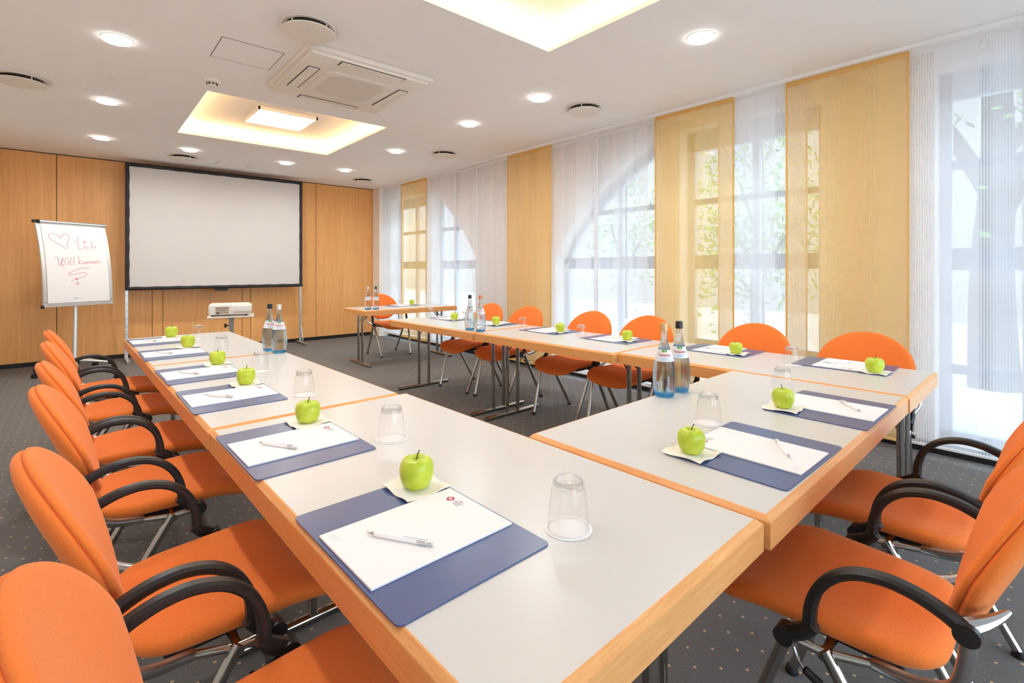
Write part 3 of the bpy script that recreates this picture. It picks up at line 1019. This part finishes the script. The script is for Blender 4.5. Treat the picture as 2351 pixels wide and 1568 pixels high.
# ------------------------------------------------------------------ things on the tables
ZT = TH + 0.0004
def make_pad():
    root = empty('desk_pad')
    m = MB()
    t = bmesh.new()
    bmesh.ops.create_cube(t, size=1)
    for v in t.verts:
        v.co = Vector((v.co.x * 0.428, v.co.y * 0.322, 0.0015 + v.co.z * 0.003))
    vert = [e for e in t.edges if abs(e.verts[0].co.z - e.verts[1].co.z) > 1e-4]
    bmesh.ops.bevel(t, geom=vert, offset=0.012, segments=4, profile=0.5, affect='EDGES')
    m.merge(t)
    m.build('mat', M['blue_pad'], root, angle=30)
    return root

def make_notepad():
    root = empty('notepad')
    MB().box(-0.1075, 0.1075, -0.153, 0.153, 0.0, 0.0042, 0.0006, 1).build('sheets', M['paper'], root, smooth=False)
    lg = MB()
    cx, cy, z = -0.052, 0.122, 0.0044
    pts = []
    for k in range(24):
        t = 2 * PI * k / 24
        r = 0.0105 / (abs(math.cos(t)) ** 1.25 + abs(math.sin(t)) ** 1.25) ** (1 / 1.25)
        pts.append((cx - 0.009 + r * math.cos(t), cy + r * math.sin(t), z))
    lg.faces(pts, [list(range(24))])
    lo = lg.build('logo', M['logo_red'], root, smooth=False)
    g = MB()
    g.faces([(cx - 0.009 + 0.0055 * math.cos(t * PI / 8), cy + 0.0048 * math.sin(t * PI / 8), z + 0.0002) for t in range(16)], [list(range(16))])
    g.build('logo_globe', M['logo_pale'], lo, smooth=False)
    tx = MB()
    for body, dy, sh in (('Best', 0.0075, 0.25), ('Western', 0.0, 0.25), ('PLUS', -0.0078, 0.0)):
        vs, fs = text_mesh(body, 0.0088, 1.0, sh)
        tx.faces([(v[0] + cx + 0.020, v[1] + cy + dy, z) for v in vs], fs)
    tx.build('logo_lettering', M['print_grey'], root, smooth=False)
    ad = MB()
    for k, w in enumerate((0.036, 0.030, 0.026)):
        ad.box(-0.094, -0.094 + w, -0.130 - k * 0.0045, -0.1292 - k * 0.0045, 0.0041, 0.0044)
    ad.build('address_lines', M['print_light'], root, smooth=False)
    return root

def make_pen():
    """lies along +y, tip at the origin end"""
    root = empty('ballpoint_pen')
    r = 0.0052
    b = MB().lathe([(0.0034, 0.017), (0.0050, 0.024), (r, 0.045), (r, 0.085), (0.0050, 0.112), (0, 0.112)], 16)
    b.build('barrel', M['pen_white'], root)
    MB().lathe([(0.0, 0.0), (0.0006, 0.0), (0.0009, 0.003), (0.0036, 0.016), (0.0036, 0.018)], 14).build('tip', M['steel'], root)
    MB().lathe([(0.0054, 0.110), (0.0054, 0.128), (0.0040, 0.129), (0.0040, 0.140), (0.0030, 0.141), (0, 0.141)], 16).build('push_button', M['aluminium'], root)
    MB().box(-0.0022, 0.0022, -0.0072, -0.0056, 0.080, 0.126, 0.0006, 1).build('clip', M['pen_white'], root, smooth=False)
    for ch in root.children:
        ch.rotation_euler = Euler((R(-90), 0, 0))
        ch.location = (0, 0, r + 0.0002)
    return root

def make_napkin():
    root = empty('paper_napkin')
    n = 14
    vs, fs = [], []
    for j in range(n + 1):
        for i in range(n + 1):
            u, v = i / n - 0.5, j / n - 0.5
            e = max(abs(u), abs(v)) * 2
            z = 0.0022 + 0.009 * max(0, e - 0.6) ** 2 * 4 * (0.5 + 0.5 * math.sin(9 * u + 6 * v + 1.0))
            vs.append((u * 0.118, v * 0.118, z))
    for j in range(n):
        for i in range(n):
            a = j * (n + 1) + i
            fs.append((a, a + 1, a + n + 2, a + n + 1))
    b = MB()
    b.faces(vs, fs)
    geo = bmesh.ops.extrude_face_region(b.bm, geom=b.bm.faces[:])
    for v in [g for g in geo['geom'] if isinstance(g, bmesh.types.BMVert)]:
        v.co.z = v.co.z - 0.0014
    b.build('tissue', M['napkin'], root, angle=50)
    return root

def make_apple():
    root = empty('apple')
    NS = 40
    prof = [(0.0, 0.0045), (0.006, 0.0035), (0.012, 0.0012), (0.018, 0.0004), (0.025, 0.0030), (0.032, 0.011), (0.037, 0.024), (0.0392, 0.038),
            (0.0390, 0.050), (0.036, 0.060), (0.030, 0.0675), (0.022, 0.0715), (0.014, 0.0705), (0.007, 0.065), (0.003, 0.060), (0.0, 0.058)]
    P = smooth_path([Vector((p[0], 0, p[1])) for p in prof], 3)
    rows = []
    for p in P:
        r = max(p.x, 0.0)
        if r < 1e-5:
            rows.append([(0, 0, p.z)])
        else:
            rows.append([(r * (1 + 0.010 * math.cos(5 * t + 0.4) * min(1, r / 0.03) + 0.012 * math.cos(2 * t)) * math.cos(t), r * (1 + 0.010 * math.cos(5 * t + 0.4) * min(1, r / 0.03)) * math.sin(t), p.z + 0.0012 * math.cos(5 * t)) for t in [2 * PI * k / NS for k in range(NS)]])
    MB().rings(rows).build('flesh', M['apple'], root, angle=80)
    MB().tube(smooth_path([(0, 0, 0.057), (0.0008, 0, 0.068), (0.003, 0.001, 0.078), (0.007, 0.002, 0.086)], 3), [0.0014] * 9 + [0.0022], 7).build('stem', M['stem'], root)
    return root

def make_coaster():
    root = empty('paper_coaster')
    MB().lathe([(0, 0), (0.047, 0), (0.0478, 0.0005), (0.047, 0.0010), (0, 0.0010)], 40).build('disc', M['paper'], root)
    return root

def make_tumbler():
    """stands upside down on its rim"""
    root = empty('drinking_glass')
    MB().lathe([(0.0395, 0.0005), (0.0410, 0.0), (0.0412, 0.002), (0.0385, 0.040), (0.0345, 0.075), (0.0315, 0.086), (0.0300, 0.094)], 40).build('wall', M['tumbler'], root)
    MB().lathe([(0, 0.080), (0.026, 0.080), (0.0305, 0.083), (0.0312, 0.088), (0.0300, 0.0955), (0.0270, 0.0985), (0.0230, 0.0985), (0.0190, 0.0955), (0, 0.0945)], 40).build('thick_base', M['thick_glass'], root)
    MB().lathe([(0.0405, 0.0), (0.0418, 0.001), (0.0405, 0.0022), (0.0396, 0.001), (0.0405, 0.0)], 40).build('rim', M['thick_glass'], root)
    return root

DROP = [(0.0, 0.003), (0.020, 0.003), (0.030, 0.0), (0.036, 0.002), (0.0395, 0.010), (0.0440, 0.040), (0.0455, 0.066), (0.0445, 0.100), (0.0405, 0.135), (0.0335, 0.162),
        (0.0245, 0.190), (0.0175, 0.214), (0.0140, 0.234), (0.0125, 0.262), (0.0122, 0.290), (0.0, 0.292)]
STRAIGHT = [(0.0, 0.003), (0.020, 0.003), (0.030, 0.0), (0.036, 0.002), (0.0385, 0.010), (0.0390, 0.060), (0.0385, 0.110), (0.0370, 0.145), (0.0320, 0.172),
            (0.0240, 0.195), (0.0175, 0.216), (0.0140, 0.236), (0.0125, 0.262), (0.0122, 0.284), (0.0, 0.286)]
def make_bottle(profile, cap_mat, brand=True):
    root = empty('water_bottle')
    P = smooth_path([Vector((p[0], 0, p[1])) for p in profile[:-1]], 3) + [Vector((0, 0, profile[-1][1]))]
    rad = lambda z: next((a.x + (b.x - a.x) * (z - a.z) / max(1e-6, b.z - a.z) for a, b in zip(P[8:], P[9:]) if a.z <= z <= b.z), 0.012)
    MB().lathe([(max(0, p.x), p.z) for p in P], 40).build('glass_body', M['bottle'], root)
    MB().lathe([(0, 0.004), (0.030, 0.004), (0.0365, 0.007), (0.0372, 0.012), (0.034, 0.015), (0, 0.016)], 32).build('blue_base', M['bottle_base'], root)
    h = profile[-1][1]
    cp = MB().lathe([(0.0135, h - 0.026), (0.0150, h - 0.025), (0.0150, h - 0.006), (0.0142, h + 0.004), (0.0132, h + 0.005), (0, h + 0.0055)], 28)
    cpo = cp.build('cap', cap_mat, root)
    z0, z1 = (0.146, 0.192) if brand else (0.118, 0.162)
    lab = MB()
    seg = 40
    prof = [(rad(z0 + (z1 - z0) * k / 6) + 0.0007, z0 + (z1 - z0) * k / 6) for k in range(7)]
    lab.lathe(prof, seg)
    lo = lab.build('label', M['label_paper'], root)
    def wrap(vs, zc, xo=0.0, off=0.0014):
        out = []
        for v in vs:
            z = zc + v[1]
            r = rad(z) + off
            a = -PI / 2 + (v[0] + xo) / r
            out.append((r * math.cos(a), r * math.sin(a), z))
        return out
    if brand:
        vs, fs = text_mesh('Teinacher', 0.0142, 0.92, 0.1, 0.0002)
        tm = MB()
        tm.faces(wrap(vs, 0.1715), fs)
        tm.build('brand_lettering', M['label_red'], lo, smooth=False)
        for mt, blobs in ((M['label_green'], ((-0.005, 0.187, 0.0050, 0.0050), (0.006, 0.1872, 0.0048, 0.0048))), (M['label_yellow'], ((0.001, 0.1832, 0.0075, 0.0035),))):
            g = MB()
            for bx, bz, rx, rz in blobs:
                ring = [(bx + rx * math.cos(t * PI / 8), rz * math.sin(t * PI / 8)) for t in range(16)]
                g.faces(wrap(ring, bz, 0.0, 0.0012), [list(range(16))])
            g.build('emblem', mt, lo, smooth=False)
        g = MB()
        for k, (w, zz) in enumerate(((0.030, 0.160), (0.022, 0.1565), (0.034, 0.152))):
            nseg = 10
            vsx = []
            for i in range(nseg + 1):
                u = -w / 2 + w * i / nseg
                vsx += [(u, -0.0006), (u, 0.0006)]
            g.faces(wrap(vsx, zz, 0, 0.0012), [(2 * i, 2 * i + 2, 2 * i + 3, 2 * i + 1) for i in range(nseg)])
        g.build('small_print', M['label_blue'], lo, smooth=False)
    else:
        g = MB()
        ring = [(0.012 * math.cos(t * PI / 3 + PI / 2), 0.011 * math.sin(t * PI / 3 + PI / 2)) for t in (0, 2, 4)]
        g.faces(wrap(ring, 0.140, 0.0, 0.0012), [(0, 1, 2)])
        g.build('emblem', M['label_blue'], lo, smooth=False)
    return root

pad0, note0, pen0, nap0, app0, coa0, glass0 = make_pad(), make_notepad(), make_pen(), make_napkin(), make_apple(), make_coaster(), make_tumbler()
first = {}
def place(src, x, y, z, a, label, cat, group, scale=None):
    if src.name not in first:
        first[src.name] = True
        o = src
    else:
        o = copy_tree(src)
    o.location = (x, y, z)
    o.rotation_euler = (0, 0, R(a))
    if scale:
        o.scale = scale
    tag(o, label, cat, group)
    return o

# seats: pad centre, heading of the sitter, apple, glass, words for the place
SEATS = [
    ((0.500, 0.860), -90, (0.596, 1.022), (0.735, 0.668), 'at the seat nearest the camera, left row'),
    ((0.478, 1.535), -90, (0.575, 1.697), (0.715, 1.375), 'at the second seat from the camera, left row'),
    ((0.462, 2.275), -90, (0.556, 2.436), (0.695, 2.095), 'at the third seat from the camera, left row'),
    ((0.449, 2.872), -90, (0.557, 3.043), (0.684, 2.715), 'at the fourth seat from the camera, left row'),
    ((0.431, 3.650), -90, (0.533, 3.846), (0.668, 3.535), 'at the fifth seat from the camera, left row'),
    ((0.418, 4.335), -90, (0.516, 4.480), (0.660, 4.290), 'at the farthest left row seat'),
    ((1.450, 0.603), 0, (1.285, 0.706), (1.590, 0.812), 'at the left seat of the cross table'),
    ((2.104, 0.600), 0, (1.958, 0.712), (2.236, 0.815), 'at the right seat of the cross table'),
    ((3.085, 0.815), 90, (2.970, 0.655), (2.885, 1.005), 'at the nearest window-side seat'),
    ((3.068, 1.485), 90, (3.000, 1.358), None, 'at the second nearest window-side seat'),
    ((2.968, 2.232), 90, (2.968, 2.128), (2.815, 2.430), 'at the third nearest window-side seat'),
    ((2.955, 2.895), 90, (2.950, 2.770), (2.865, 3.130), 'at the fourth nearest window-side seat'),
    ((2.938, 3.640), 90, (2.895, 3.530), (2.842, 3.935), 'at the fifth nearest window-side seat'),
    ((2.922, 4.275), 90, (2.850, 4.140), (2.828, 4.545), 'at the farthest window-side seat'),
    ((3.420, 6.265), 180, (3.605, 6.310), (3.300, 6.085), 'on the separate far table'),
]
rnd = random.Random(11)
for k, (pc, hd, ap, gl, where) in enumerate(SEATS):
    base = hd + (1.35 if hd in (-90, 90) else 0.8 if hd == 0 else -1.0)
    rot = Matrix.Rotation(R(base), 2)
    def W(x, y):
        v = rot @ Vector((x, y))
        return pc[0] + v.x, pc[1] + v.y
    j = 0 if k == 0 else rnd.uniform(-1.2, 1.2)
    place(pad0, pc[0], pc[1], ZT, base + j, 'blue desk pad ' + where, 'desk pad', 'blue desk pads')
    nx, ny = W(0.008, 0.0)
    place(note0, nx, ny, ZT + 0.0032, base + j * 0.6, 'white notepad on blue pad ' + where, 'notepad', 'white notepads')
    tip = Vector(W(-0.040, -0.085))
    end = Vector(W(0.086, -0.010))
    if hd == 0:
        tip, end = Vector(W(-0.018, -0.100)), Vector(W(0.095, -0.018))
    if hd == 90:
        tip, end = Vector(W(-0.02, -0.05)), Vector(W(0.085, 0.045))
    d = end - tip
    place(pen0, tip.x, tip.y, ZT + 0.0076, math.degrees(math.atan2(-d.x, d.y)) + (0 if k == 0 else rnd.uniform(-4, 4)), 'white ballpoint pen on the notepad ' + where, 'pen', 'white ballpoint pens')
    off = Vector(W(-0.161, 0.103)) - Vector(ap)
    nx, ny = (ap[0] + 0.2 * off.x, ap[1] + 0.2 * off.y)
    place(nap0, nx, ny, ZT + 0.0034, base + rnd.uniform(-6, 6), 'folded white napkin under the green apple ' + where, 'napkin', 'white napkins under the apples')
    s = rnd.uniform(0.94, 1.05)
    if k == 0:
        s = 1.0
    place(app0, ap[0], ap[1], ZT + 0.0052, rnd.uniform(0, 360), 'green apple on a white napkin ' + where, 'apple', 'green apples', (s, s, s * rnd.uniform(0.95, 1.05)))
    if gl:
        gz = ZT
        place(coa0, gl[0], gl[1], gz, 0, 'round white paper coaster under the glass ' + where, 'coaster', 'paper coasters')
        place(glass0, gl[0], gl[1], gz + 0.0012, rnd.uniform(0, 360), 'upturned clear drinking glass ' + where, 'glass', 'upturned drinking glasses')

GB = 'clear water bottles in pairs'
for x, y, mt, prof, br, lb in (
        (0.905, 3.365, 'cap_black', DROP, True, 'water bottle with black cap in the left row pair, the left and farther one'),
        (0.928, 3.250, 'cap_silver', DROP, True, 'water bottle with pale cap in the left row pair, the nearer one'),
        (1.795, 1.105, 'cap_gold', DROP, True, 'gold-capped water bottle with white label, large pair on the cross table'),
        (1.915, 1.108, 'cap_black', DROP, True, 'black-capped water bottle behind the gold-capped one on the cross table'),
        (2.497, 3.395, 'cap_black', DROP, True, 'dark-capped bottle, left of the pair on the window-side tables'),
        (2.508, 3.262, 'cap_copper', DROP, True, 'copper-capped bottle, right of the pair on the window-side tables'),
        (2.768, 5.955, 'cap_silver', STRAIGHT, False, 'pale-capped slim bottle, left one on the separate far table'),
        (2.845, 5.890, 'cap_black', STRAIGHT, False, 'black-capped slim bottle, right one on the separate far table')):
    b = make_bottle(prof, M[mt], br)
    b.location = (x, y, ZT)
    b.rotation_euler = (0, 0, math.atan2(y, x) - PI / 2 + R(rnd.uniform(-6, 6)))
    tag(b, lb, 'bottle', GB)

# ------------------------------------------------------------------ projection screen
scr = tag(empty('projection_screen', (1.605, 8.40, 0)), 'large white projection screen with black padded border on aluminium legs', 'projection screen')
hw, z0, z1, bw = 1.152, 0.948, 2.672, 0.050
MB().box(-hw + bw - 0.004, hw - bw + 0.004, -0.004, 0.004, z0 + bw - 0.004, z1 - bw + 0.004).build('screen_sheet', M['screen_white'], scr, smooth=False)
def padded(p, q, inward):
    """soft border roll with stitched tucks, from p to q"""
    p, q, inward = Vector(p), Vector(q), Vector(inward)
    L = (q - p).length
    n = int(L / 0.02)
    m = MB()
    rings = []
    for i in range(n + 1):
        t = i / n
        c = p + (q - p) * t
        tuck = abs(math.sin(PI * t * L / 0.235))
        w = bw * (0.86 + 0.14 * tuck)
        th = 0.018 + 0.016 * tuck
        ring = []
        for k in range(12):
            a = 2 * PI * k / 12
            ring.append(m.bm.verts.new(c + inward * (w * (0.5 + 0.5 * math.cos(a))) + Vector((0, th * math.sin(a), 0))))
        rings.append(ring)
    for a, b in zip(rings, rings[1:]):
        for k in range(12):
            j = (k + 1) % 12
            m.bm.faces.new([a[k], a[j], b[j], b[k]])
    m.bm.faces.new(rings[0])
    m.bm.faces.new(rings[-1][::-1])
    return m.build('border', M['screen_border'], scr, angle=60)
padded((-hw, 0, z0), (-hw, 0, z1), (1, 0, 0))
padded((hw, 0, z0), (hw, 0, z1), (-1, 0, 0))
padded((-hw, 0, z0), (hw, 0, z0), (0, 0, 1))
padded((-hw, 0, z1), (hw, 0, z1), (0, 0, -1))
for s in (-1, 1):
    x = s * (hw - 0.018)
    up = MB().box(x - 0.017, x + 0.017, 0.034, 0.066, 0.02, z1 - 0.12, 0.002, 1).build('upright', M['aluminium'], scr, smooth=False)
    for k in range(9):
        MB().lathe([(0, 0), (0.0055, 0), (0.0055, 0.001), (0, 0.001)], 12).build('bolt_hole', M['black'], up, loc=(x, 0.0345, 0.14 + k * 0.105), rot=(R(90), 0, 0))
    MB().box(x - 0.02, x + 0.02, -0.28, 0.275, 0.0005, 0.036, 0.002, 1).build('foot', M['steel'], scr, smooth=False)
    MB().tube([(x + s * 0.012, 0.05, 0.33), (x + s * 0.02, -0.015, 0.10), (x + s * 0.02, -0.02, 0.03)], 0.008, 8).build('brace', M['aluminium'], scr)
MB().box(-0.10, 0.07, -0.012, 0.030, z0 - 0.035, z0 + 0.004, 0.003, 1).build('carry_clamp', M['black'], scr, smooth=False)

# ------------------------------------------------------------------ flip chart
fc = tag(empty('flip_chart', (-0.05, 7.88, 0)), 'silver flip chart on castors with a handwritten red welcome, beside the screen', 'flip chart')
HX, HY = 0.876, 0.482                  # direction along the board
NX, NY = 0.482, -0.876                 # direction the board faces
BW, BH, BZ = 0.715, 1.005, 0.795
C0 = Vector((0.045, 0.055, 0))
def board(s, t, off):
    """s -0.5..0.5 across, t 0..1 upwards, off in front of the sheet backing"""
    lean = 0.165 * t ** 2.2
    sl = 0.165 * 2.2 * t ** 1.2
    nrm = Vector((NX, NY, sl)).normalized()
    p = C0 + Vector((HX, HY, 0)) * (s * BW) + Vector((0, 0, BZ + t * BH)) - Vector((NX, NY, 0)) * lean
    return p + nrm * off
def sheet(s0, s1, t0, t1, o0, o1, name, mt, parent):
    m = MB()
    n = 18
    rows = []
    for i in range(n + 1):
        t = t0 + (t1 - t0) * i / n
        rows.append([m.bm.verts.new(board(s0, t, o0)), m.bm.verts.new(board(s1, t, o0)), m.bm.verts.new(board(s1, t, o1)), m.bm.verts.new(board(s0, t, o1))])
    for a, b in zip(rows, rows[1:]):
        for k in range(4):
            j = (k + 1) % 4
            m.bm.faces.new([a[k], a[j], b[j], b[k]])
    m.bm.faces.new(rows[0][::-1])
    m.bm.faces.new(rows[-1])
    return m.build(name, mt, parent, angle=30)
sheet(-0.49, 0.49, 0.01, 0.99, -0.012, 0.0, 'backing', M['aluminium'], fc)
sheet(-0.5, -0.452, 0.0, 1.0, -0.016, 0.008, 'side_profile', M['aluminium'], fc)
sheet(0.452, 0.5, 0.0, 1.0, -0.016, 0.008, 'side_profile', M['aluminium'], fc)
sheet(-0.5, 0.5, 0.0, 0.036, -0.014, 0.010, 'bottom_profile', M['aluminium'], fc)
pp = sheet(-0.447, 0.447, 0.045, 0.965, 0.003, 0.012, 'paper_block', M['paper'], fc)
MB().tube([board(-0.475, 0.985, 0.016), board(0.505, 0.985, 0.016)], 0.021, 16).build('clamp_bar', M['aluminium'], fc)
for s, t in ((-0.52, 0.99), (-0.515, 0.005)):
    MB().tube([board(s - 0.012, t, 0.004), board(s + 0.018, t, 0.004)], 0.018, 14).build('end_cap', M['black'], fc)
MB().tube([board(-0.487, 0.985, 0.016), board(-0.455, 0.985, 0.016)], 0.0225, 16).build('clamp_end', M['black'], fc)
for s in (-0.475, 0.475):
    MB().tube([board(s, 0.055, 0.008), board(s, 0.055, 0.0105)], 0.008, 12).build('rivet', M['grey_metal'], fc)
STROKES = [[(0.272,0.818),(0.305,0.858),(0.352,0.88),(0.393,0.871),(0.403,0.833),(0.376,0.772),(0.342,0.688),(0.279,0.724),(0.179,0.767),(0.117,0.806),(0.094,0.842),(0.109,0.866),(0.162,0.875),(0.218,0.861),(0.258,0.838),(0.272,0.818)],[(0.481,0.785),(0.518,0.778)],[(0.557,0.846),(0.535,0.779),(0.533,0.717),(0.554,0.691),(0.586,0.688)],[(0.645,0.744),(0.635,0.685)],[(0.634,0.761),(0.62,0.783),(0.642,0.797),(0.65,0.789),(0.67,0.799),(0.669,0.781),(0.634,0.761)],[(0.71,0.715),(0.682,0.716),(0.667,0.7),(0.686,0.687),(0.72,0.69)],[(0.763,0.794),(0.76,0.735),(0.754,0.691)],[(0.761,0.717),(0.799,0.737),(0.824,0.724),(0.827,0.697)],[(0.135,0.575),(0.176,0.58),(0.189,0.546),(0.195,0.481),(0.21,0.477),(0.246,0.542),(0.266,0.564),(0.241,0.508),(0.251,0.464),(0.274,0.491),(0.304,0.552),(0.341,0.577)],[(0.346,0.531),(0.331,0.483),(0.347,0.478)],[(0.344,0.555),(0.35,0.551)],[(0.391,0.576),(0.371,0.492),(0.392,0.485)],[(0.443,0.586),(0.426,0.488),(0.442,0.486)],[(0.512,0.596),(0.512,0.492)],[(0.565,0.544),(0.516,0.516),(0.56,0.492)],[(0.614,0.508),(0.608,0.498),(0.596,0.493),(0.584,0.495),(0.577,0.503),(0.578,0.513),(0.589,0.521),(0.602,0.523),(0.612,0.518),(0.614,0.508)],[(0.626,0.493),(0.632,0.522),(0.654,0.523),(0.654,0.495),(0.661,0.521),(0.682,0.523),(0.682,0.497)],[(0.705,0.498),(0.71,0.525),(0.732,0.526),(0.732,0.498),(0.74,0.524),(0.76,0.526),(0.761,0.501)],[(0.779,0.513),(0.808,0.518),(0.804,0.532),(0.783,0.52),(0.788,0.502),(0.811,0.505)],[(0.833,0.502),(0.837,0.533),(0.862,0.535),(0.867,0.507)],[(0.687,0.436),(0.582,0.44),(0.457,0.417),(0.358,0.381),(0.329,0.358),(0.382,0.355),(0.485,0.372),(0.586,0.376),(0.623,0.363),(0.592,0.335),(0.5,0.309),(0.419,0.289),(0.361,0.271)],[(0.43,0.305),(0.475,0.287)],[(0.445,0.314),(0.463,0.282)],[(0.484,0.242),(0.479,0.231),(0.467,0.226),(0.453,0.228),(0.445,0.237),(0.446,0.248),(0.456,0.256),(0.469,0.258),(0.481,0.252),(0.484,0.242)]]
def ink(name, strokes, mt, r):
    m = MB()
    for q in strokes:
        pts = [board(-0.447 + 0.894 * a, 0.045 + 0.92 * b, 0.0125) for a, b in q]
        m.tube(smooth_path(pts, 3) if len(pts) > 2 else pts, r, 5)
    return m.build(name, mt, pp)
ink('heart_drawing', STROKES[:1], M['marker_red'], 0.0020)
for q0, q1 in ((1, 8), (8, 20), (20, 24)):
    ink('handwriting', STROKES[q0:q1], M['marker_red'], 0.0020)
ink('printed_mark', [[(0.40, 0.052), (0.47, 0.054)]], M['print_blue'], 0.004)
MB().tube([(0.045 - NX * 0.12, 0.055 - NY * 0.12, 1.20), (0.045 - NX * 0.075, 0.055 - NY * 0.075, 0.84), (0.0, 0.0, 0.13)], [0.016, 0.021, 0.024], 16).build('pole', M['aluminium'], fc)
MB().lathe([(0, 0.10), (0.045, 0.10), (0.050, 0.125), (0.045, 0.165), (0.026, 0.175), (0, 0.175)], 24).build('hub', M['black'], fc)
for k in range(5):
    a = R(202 + 72 * k)
    c, s_ = math.cos(a), math.sin(a)
    lg = MB().tube([(0.03 * c, 0.03 * s_, 0.142), (0.20 * c, 0.20 * s_, 0.122), (0.345 * c, 0.345 * s_, 0.092)], [0.021, 0.018, 0.014], 12).build('leg', M['aluminium'], fc)
    MB().tube([(0.315 * c, 0.315 * s_, 0.098), (0.372 * c, 0.372 * s_, 0.086)], [0.017, 0.020], 12).build('leg_cap', M['black'], lg)
    m = MB()
    nx, ny = -s_, c
    for q in (-1, 1):
        m.tube([(0.365 * c + q * nx * 0.008, 0.365 * s_ + q * ny * 0.008, 0.027), (0.365 * c + q * nx * 0.024, 0.365 * s_ + q * ny * 0.024, 0.027)], 0.0265, 18)
    m.tube([(0.362 * c, 0.362 * s_, 0.030), (0.362 * c, 0.362 * s_, 0.088)], 0.008, 8)
    m.build('castor', M['black'], lg)

# ------------------------------------------------------------------ projector and its stand
PX, PY = 1.085, 5.30
ps = tag(empty('projector_stand', (PX, PY, 0)), 'grey projector stand with white tray behind the far left table', 'projector stand')
MB().box(-0.19, 0.19, -0.15, 0.15, 0.785, 0.798, 0.004, 2).build('tray', M['projector_white'], ps, smooth=False)
MB().box(-0.03, 0.03, -0.03, 0.03, 0.765, 0.786).build('tray_socket', M['grey_metal'], ps, smooth=False)
MB().box(-0.019, 0.019, -0.019, 0.019, 0.06, 0.768, 0.003, 1).build('column', M['grey_metal'], ps, smooth=False)
kn = MB()
kn.tube([(-0.018, 0, 0.70), (-0.045, 0, 0.70)], 0.005, 8)
kn.tube([(-0.040, 0, 0.70), (-0.058, 0, 0.70)], [0.018, 0.021], 14)
kn.build('clamp_knob', M['black'], ps)
for k in range(4):
    a = R(45 + 90 * k)
    MB().tube([(0, 0, 0.075), (0.28 * math.cos(a), 0.28 * math.sin(a), 0.018)], [0.016, 0.014], 10).build('leg', M['grey_metal'], ps)
ps.rotation_euler = (0, 0, R(-14))
pj = tag(empty('projector', (PX - 0.005, PY, 0.7982), R(-14)), 'white video projector with black rear sockets standing on the tray', 'projector')
b = MB()
b.box(-0.175, 0.165, -0.125, 0.125, 0.014, 0.112, 0.016, 3)
b.build('body', M['projector_white'], pj, angle=50)
b = MB()
b.box(0.00, 0.178, -0.133, 0.128, 0.020, 0.106, 0.022, 4)
b.build('lamp_cover', M['projector_white'], pj, angle=50)
sp = MB().box(-0.120, -0.008, -0.1275, -0.120, 0.022, 0.090, 0.002, 1).build('socket_panel', M['port_panel'], pj, smooth=False)
for row, z in enumerate((0.076, 0.055, 0.036)):
    for k in range(7):
        if row == 2 and k < 2:
            continue
        w = (0.004, 0.003, 0.0035)[row] + (0.003 if (row == 1 and k in (2, 3, 4)) else 0)
        x = -0.108 + k * 0.0148
        MB().box(x - w, x + w, -0.1285, -0.1270, z - (0.005, 0.003, 0.003)[row], z + (0.005, 0.003, 0.003)[row]).build('socket', M['black'], sp, smooth=False)
MB().box(-0.110, -0.086, -0.1290, -0.1270, 0.026, 0.040).build('power_inlet', M['black'], sp, smooth=False)
MB().box(0.03, 0.17, -0.1340, -0.1320, 0.030, 0.046, 0.0005, 1).build('vent_slot', M['port_panel'], pj, smooth=False)
MB().tube([(0.09, 0.12, 0.062), (0.09, 0.150, 0.062)], [0.034, 0.030], 24).build('lens', M['black'], pj)
for x, y in ((-0.14, -0.09), (-0.14, 0.09), (0.13, -0.09), (0.13, 0.09)):
    MB().lathe([(0, 0), (0.010, 0), (0.010, 0.016), (0, 0.016)], 12, (x, y, 0)).build('foot', M['black'], pj)
